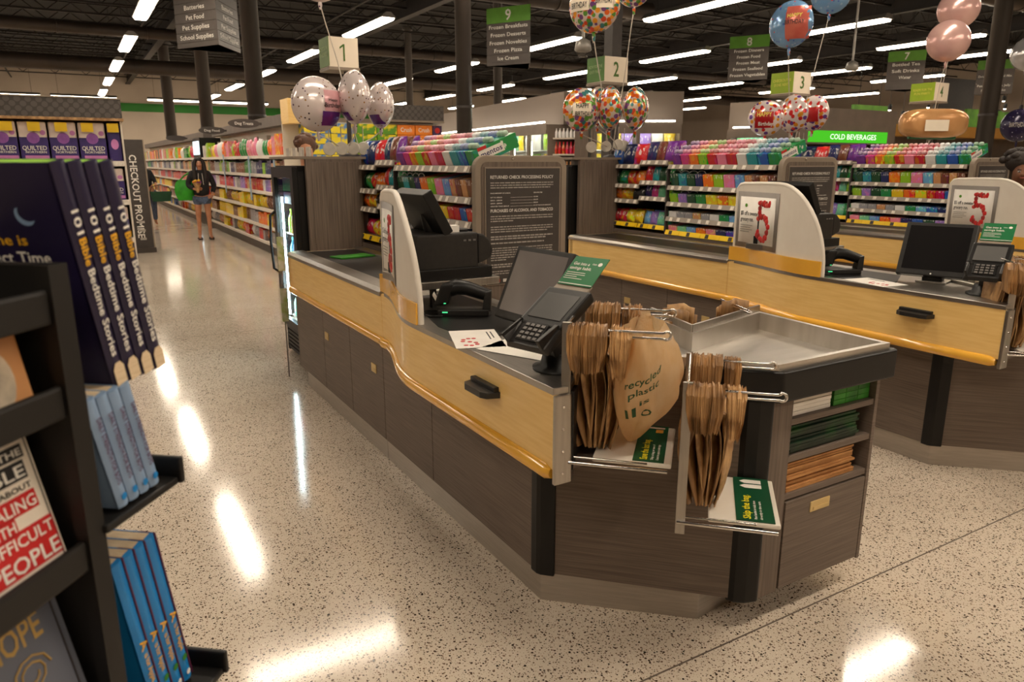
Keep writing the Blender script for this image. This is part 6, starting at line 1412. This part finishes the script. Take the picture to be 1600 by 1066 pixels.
# ---- soda end display behind the lane one rack
YE = 11.3; xa, xb = 2.85, ep(692, YE); O = ((xa + xb) / 2, YE + .3, 0)
L = thing('end_display', O, 0, 'soda end display with dark dotted canopy behind the lane one rack', 'shelving')
B(O).box(xa, xb, YE + .02, YE + .4, .01, .15).build('plinth', 'plinth_dark', L); B(O).box(xa, xb, YE + .36, YE + .4, .15, 2.2).build('back_panel', 'gondola_back', L)
B(O).box(ep(606, YE), xb, YE - .05, YE + .4, 2.24, 2.47).build('canopy', 'canopy_dots', L); B(O).box(ep(606, YE), xb, YE - .07, YE + .4, 2.21, 2.24).build('canopy_trim', 'taupe', L); B(O).box(xa, ep(476, YE), YE - .05, YE + .4, 2.15, 2.5).build('wood_end', 'maple', L)
for z in (1.4, .8): B(O).box(xa, xb, YE + .0, YE + .36, z - .03, z).build('shelf_board', 'shelf_metal', L)
M_carton = mesh_of(B().box(-.2, .2, 0, .28, 0, .13).build('ct', 'pack_box', None, bevel=.003))
pm('soda_orange', (244, 140, 26), (232, 120, 16), 10, .4); pm('soda_navy', (40, 36, 84), (90, 40, 80), 14, .4); pm('soda_green', (90, 150, 30), (236, 214, 30), 5, .4, ramp=(.47, .53)); pm('soda_blue', (236, 214, 40), (80, 130, 190), 6, .4, ramp=(.47, .53))
seg = [(476, 'soda_blue', 'blue and yellow'), (518, 'soda_blue', 'blue and yellow'), (556, 'soda_green', 'green and yellow'), (590, 'soda_green', 'green and yellow'), (622, 'soda_orange', 'orange'), (650, 'soda_orange', 'orange'), (677, 'soda_navy', 'dark blue')]
for i, (px, mt, nm) in enumerate(seg):
    x0 = ep(px, YE); x1 = ep(seg[i + 1][0], YE) if i < len(seg) - 1 else xb
    for k in range(5):
        z = 1.4 + k * .155
        T = thing('soda_carton', ((x0 + x1) / 2, YE + .02, z), 0, '%s soda carton, %s stack from left, %s layer from the bottom' % (nm, ORD[i], ORD[k]), 'soda carton', 'soda cartons on the end display'); w = (x1 - x0) / 2 - .006
        B().box(-w, w, 0, .3, 0, .15).build('carton', mt, T, bevel=.003)
        if mt == 'soda_orange': B().txt('Crush', (0, -.003, .045), R, UP, .065, w * 1.3, 'c').build('brand_name', 'text_white', T)
        if mt == 'soda_navy': B().lathe([(.045, 0), (.045, .003)], (0, 0, .075), 14, ax=R, ay=UP, az=(0, -1, 0)).build('emblem', 'red_print', T)
# ---- freezer runs
pm('freezer_frame', (120, 106, 94), (110, 97, 86), 4, .45); pm('freezer_inner', (226, 226, 222), None, 4, .5)
def freezer(p0, p1, n, where, fills, z0=0, seed=1, gl=True):
    p0 = Vector((*p0, 0)); p1 = Vector((*p1, 0)); r = (p1 - p0).normalized(); back = Vector((-r.y, r.x, 0)); W = (p1 - p0).length; bw = W / n
    L = thing('freezer_case', (p0 + p1) / 2, 0, 'glass door freezer case ' + where, 'freezer'); O = tuple((p0 + p1) / 2); rnd = random.Random(seed)
    def ob(nm, a, b_, d0, d1, z0, z1, mt, par=None):
        q = [p0 + r * a + back * d0, p0 + r * b_ + back * d0, p0 + r * b_ + back * d1, p0 + r * a + back * d1]; return B(O).hexa([v + UP * z0 for v in q] + [v + UP * z1 for v in q]).build(nm, mt, par or L)
    ob('rear_wall', 0, W, .75, .8, 0, 2.3, 'freezer_inner'); ob('plinth', 0, W, 0, .75, 0, .25, 'plinth_dark'); ob('header', 0, W, -.02, .8, 2.2, 2.3, 'freezer_frame'); ob('soffit', -.1, W + .1, .3, .9, 2.3, 2.9, 'soffit_paint')
    ob('case_light', .1, W - .1, -.015, .0, 2.33, 2.36, 'freezer_led'); ob('end_wall', -.03, 0, 0, .8, 0, 2.3, 'freezer_frame'); ob('end_wall', W, W + .03, 0, .8, 0, 2.3, 'freezer_frame')
    for k in range(4): ob('wire_shelf', 0, W, .15, .7, .55 + k * .42, .57 + k * .42, 'freezer_inner')
    ob('inner_lamp', .05, W - .05, .05, .08, 2.15, 2.19, 'freezer_led')
    for i in range(n):
        f = ob('mullion', i * bw, i * bw + .07, -.03, .04, .25, 2.2, 'freezer_frame'); d = ob('door_rail', i * bw + .07, (i + 1) * bw, -.03, .02, 2.12, 2.2, 'freezer_frame')
        ob('led_strip', i * bw + .03, i * bw + .05, .05, .07, .4, 2.0, 'freezer_led')
        if gl: ob('glass_pane', i * bw + .07, (i + 1) * bw, -.005, .003, .27, 2.13, 'glass')
        for k in (2, 3):
            m = max(2, int(bw / .24))
            for j in range(m):
                c = fills[(i * 2 + (k if rnd.random() < .6 else j)) % len(fills)]; q = p0 + r * (i * bw + .1 + (j + .5) * (bw - .12) / m) + back * .3
                o = item(M_gbag, 'frozen_bag', col(c), (q.x, q.y, .57 + k * .42), math.atan2(r.y, r.x) - PI / 2, '%s frozen bag, %s door, %s shelf, %s from left, freezer %s' % (word(c), ORD[i], ('', '', 'upper', 'top')[k], ORD[j], where), 'frozen food', '%s bags in freezer %s door %d shelf %d' % (word(c), where, i + 1, k)); o.scale = (1, (bw - .12) / m / .2, 1.15)
    return L
freezer((8.95, 20.0), (8.0, 12.25), 9, 'beside red bottle shelf', ['yellow', 'mint', 'white', 'yellow', 'lime', 'white'], seed=3)
freezer((8.62, 11.62), (10.0, 10.75), 2, 'behind the lane two balloons', ['yellow', 'yellow', 'violet', 'white'], seed=5)
freezer((12.9, 12.3), (13.6, 10.8), 2, 'by the cold beverages sign', ['mint', 'white', 'green'], seed=7)
# bottle shelf and wood pier between the freezers
L = thing('bottle_shelf', (8.2, 11.95, 0), 0, 'open shelf of red bottles beside the freezer doors', 'shelving'); q0 = Vector((-.12, .22, 0)); q1 = Vector((.22, -.18, 0)); rr = (q1 - q0).normalized(); bb_ = Vector((-rr.y, rr.x, 0))
pth = 0
for z in (.5, .95, 1.35, 1.72, 2.02): B().hexa([q0 + UP * z, q1 + UP * z, q1 + bb_ * .35 + UP * z, q0 + bb_ * .35 + UP * z] + [v + UP * .03 for v in (q0 + UP * z, q1 + UP * z, q1 + bb_ * .35 + UP * z, q0 + bb_ * .35 + UP * z)]).build('shelf_board', 'shelf_metal', L)
B().hexa([q0 + bb_ * .35, q1 + bb_ * .35, q1 + bb_ * .38, q0 + bb_ * .38] + [v + UP * 2.3 for v in (q0 + bb_ * .35, q1 + bb_ * .35, q1 + bb_ * .38, q0 + bb_ * .38)]).build('back_panel', 'charcoal', L)
for k, (z, c) in enumerate(((1.38, 'tan'), (1.75, 'red'), (2.05, 'white'))):
    for j in range(7):
        q = Vector((8.2, 11.95, 0)) + q0.lerp(q1, (j + .5) / 7) + bb_ * .1; o = item(M_bottle, 'sauce_bottle', col(c), (q.x, q.y, z), 0, '%s bottle on the open shelf between freezers, %s from left' % (word(c), ORD[j]), 'bottle', '%s bottles between freezers' % word(c)); o.scale = (1, 1, 1.15 if k < 2 else .9)
q = Vector((8.48, 11.62, 0)); o = B().obox((q.x, q.y + .15, 1.3), (.1, -.08, 0), (.1, .12, 0), (0, 0, 1.3)).build('wood_pier', 'dark_wood_v'); tag(o, 'grey wood pier between bottle shelf and freezers', 'pier')
# ---- cold beverages case
c = onz(1318, 246, 1.75); Y = 9.6; x0 = ony(1258, 200, Y).x; x1 = ony(1400, 200, Y).x; O = ((x0 + x1) / 2, Y, 0)
L = thing('beverage_case', O, 0, 'cold beverages case with lit green header', 'cooler'); ztop = ony(1320, 170, Y).z; zg1 = ony(1320, 205, Y).z; zg0 = ony(1320, 223, Y).z
B(O).box(x0, x1, Y, Y + .8, 0, .3).build('plinth', 'plinth_dark', L); B(O).box(x0, x1, Y + .75, Y + .8, .3, zg0).build('rear_wall', 'charcoal', L); hdr = B(O).box(x0, x1, Y, Y + .8, zg0 - .03, ztop).build('header', 'freezer_frame', L)
B(O).box(x0 + .1, x1 - .28, Y - .012, Y, zg0, zg1).build('lit_sign', 'sign_glow', L); xc_ = (x0 + x1) / 2 - .09; hh_ = (zg1 - zg0) * .45; B(O).txt('COLD', (xc_ - .14, Y - .016, zg0 + (zg1 - zg0) * .28), R, UP, hh_, (x1 - x0) * .16, 'r').build('lettering', 'sign_text_glow', L); B(O).txt('BEVERAGES', (xc_ - .08, Y - .016, zg0 + (zg1 - zg0) * .28), R, UP, hh_, (x1 - x0) * .33, 'l').build('lettering', 'sign_text_glow', L)
for z in (.8, 1.2, 1.6):
    B(O).box(x0, x1, Y + .1, Y + .75, z - .03, z).build('shelf_board', 'shelf_metal', L)
for j in range(10):
    o = item(M_bottle, 'drink_bottle', col(('red', 'green', 'blue', 'orange')[j % 4]), (x0 + .15 + j * (x1 - x0 - .3) / 9, Y + .2, 1.6), 0, '%s bottle in the cold beverages case, %s from left' % (('red', 'green', 'blue', 'orange')[j % 4], ORD[j]), 'bottle', 'bottles in cold beverages case')
for x in (x0, x1 - .04): B(O).box(x, x + .04, Y, Y + .8, .3, zg0).build('side_wall', 'freezer_frame', L)
# ---- produce side at far right : orange fascia, green panels, dark shelves
pm('orange_fascia', (226, 168, 84), (218, 158, 76), 2, .5); pm('leaf_green', (96, 150, 40), (70, 120, 30), 3, .6)
Yp = 11.5
def pbox(nm, pxa, pxb, ya, yb, mt, d, lab=None, cat=None, dy=0):
    y = Yp + dy; a = ony(pxa, ya, y); b_ = ony(pxb, yb, y); o = B(((a.x + b_.x) / 2, y, 0)).box(a.x, b_.x, y, y + d, min(a.z, b_.z), max(a.z, b_.z)).build(nm, mt); o.location = ((a.x + b_.x) / 2, y, 0)
    tag(o, lab, cat); return o
L = thing('produce_stand', (ony(1500, 200, Yp).x, Yp, 0), 0, 'produce stand with orange wooden fascia at far right', 'stand'); O = tuple(L.location)
a = ony(1381, 197, Yp); b_ = ony(1700, 197, Yp); z0 = ony(1500, 215, Yp).z; z1 = ony(1500, 198, Yp).z
B(O).box(a.x, b_.x, Yp, Yp + .5, z0, z1).build('fascia', 'orange_fascia', L)
for i in range(5):
    x = a.x + .05 + i * (b_.x - a.x - .1) / 4; B(O).box(x - .04, x + .04, Yp + .2, Yp + .28, 0, z0).build('post', 'charcoal', L)
for z in (.6, 1.0, 1.4): B(O).box(a.x, b_.x, Yp + .1, Yp + .5, z - .04, z).build('shelf_board', 'charcoal', L)
B(O).box(a.x, b_.x, Yp + .48, Yp + .5, 0, z0).build('back_board', 'freezer_frame', L)
for i in range(14):
    c = ('skyblue', 'white', 'red', 'tan', 'orange')[i % 5]; o = item(M_gbox, 'produce_box', col(c), (a.x + .3 + i * (b_.x - a.x - .6) / 13, Yp + .25, 1.4), 0, '%s carton on the produce stand, %s from left' % (word(c), ORD[i]), 'carton', 'cartons on the produce stand')
pbox('green_wall_panel', 1512, 1562, 170, 200, 'leaf_green', .1, 'leafy green wall panel left of the far right column', 'panel', 4); pbox('green_wall_panel', 1335, 1384, 163, 196, 'leaf_green', .1, 'leafy green wall panel right of the cold beverages sign', 'panel', 4)
pbox('green_wall_panel', 1570, 1640, 175, 200, 'leaf_green', .1, 'leafy green wall panel at the right edge', 'panel', 4.2)
pbox('dark_wall_panel', 1470, 1515, 120, 200, 'charcoal', .15, 'tall dark panel behind the lane four cube', 'panel', 4.5)
# track spotlights at the far right
for i, (px, py) in enumerate(((1390, 172), (1410, 183), (1450, 168), (1463, 170), (1568, 158), (1570, 170), (1560, 180), (1595, 172), (1372, 182), (1340, 178))):
    p = ony(px, py, 16); L = thing('spotlight', p, 0, 'small track spotlight in the produce area, %s' % ORD[i], 'spotlight', 'track spotlights'); B().lathe([(.05, .0), (.07, .12), (.05, .2)], n=10).build('can', 'black_satin', L); B().ball((0, 0, -.005), .05, .05, .03, n=8, k=5).build('bulb', 'spot_glow', L); B().tube([(0, 0, .2), (0, 0, ZC - p.z)], .01, 4).build('stem', 'iron', L)
# small hanging Meats style sign
p = ony(790, 176, 16.0); L = thing('department_sign', p, 0, 'small grey hanging department sign below aisle nine', 'sign'); B().box(-.22, .25, -.02, .02, -.09, .08).build('plate', 'sign_grey', L); B().txt('Meats', (0, -.024, -.035), R, UP, .06, .2, 'c').build('lettering', 'text_white', L)
for x in (-.15, .18): B().tube([(x, 0, .08), (x, 0, ZC - p.z)], .005, 4).build('wire', 'iron', L)
# dome camera on a pole
for i, (px, py, y) in enumerate(((911, 78, 8.0), (1331, 108, 8.5))):
    p = ony(px, py, y); L = thing('dome_camera', p, 0, 'clear dome camera hanging %s' % ('left of the large confetti balloon' if i == 0 else 'between aisle eight and seven signs'), 'camera'); B().lathe([(.02, .14), (.09, .10), (.11, .0), (.09, -.02)], n=14).build('shroud', 'fixture_metal', L); B().ball((0, 0, -.02), .085, .085, .085, n=12, k=8).build('dome', 'clear_plastic', L); B().tube([(0, 0, .12), (0, 0, ZC - .02 - p.z)], .02, 6).build('drop_pole', 'fixture_metal', L)
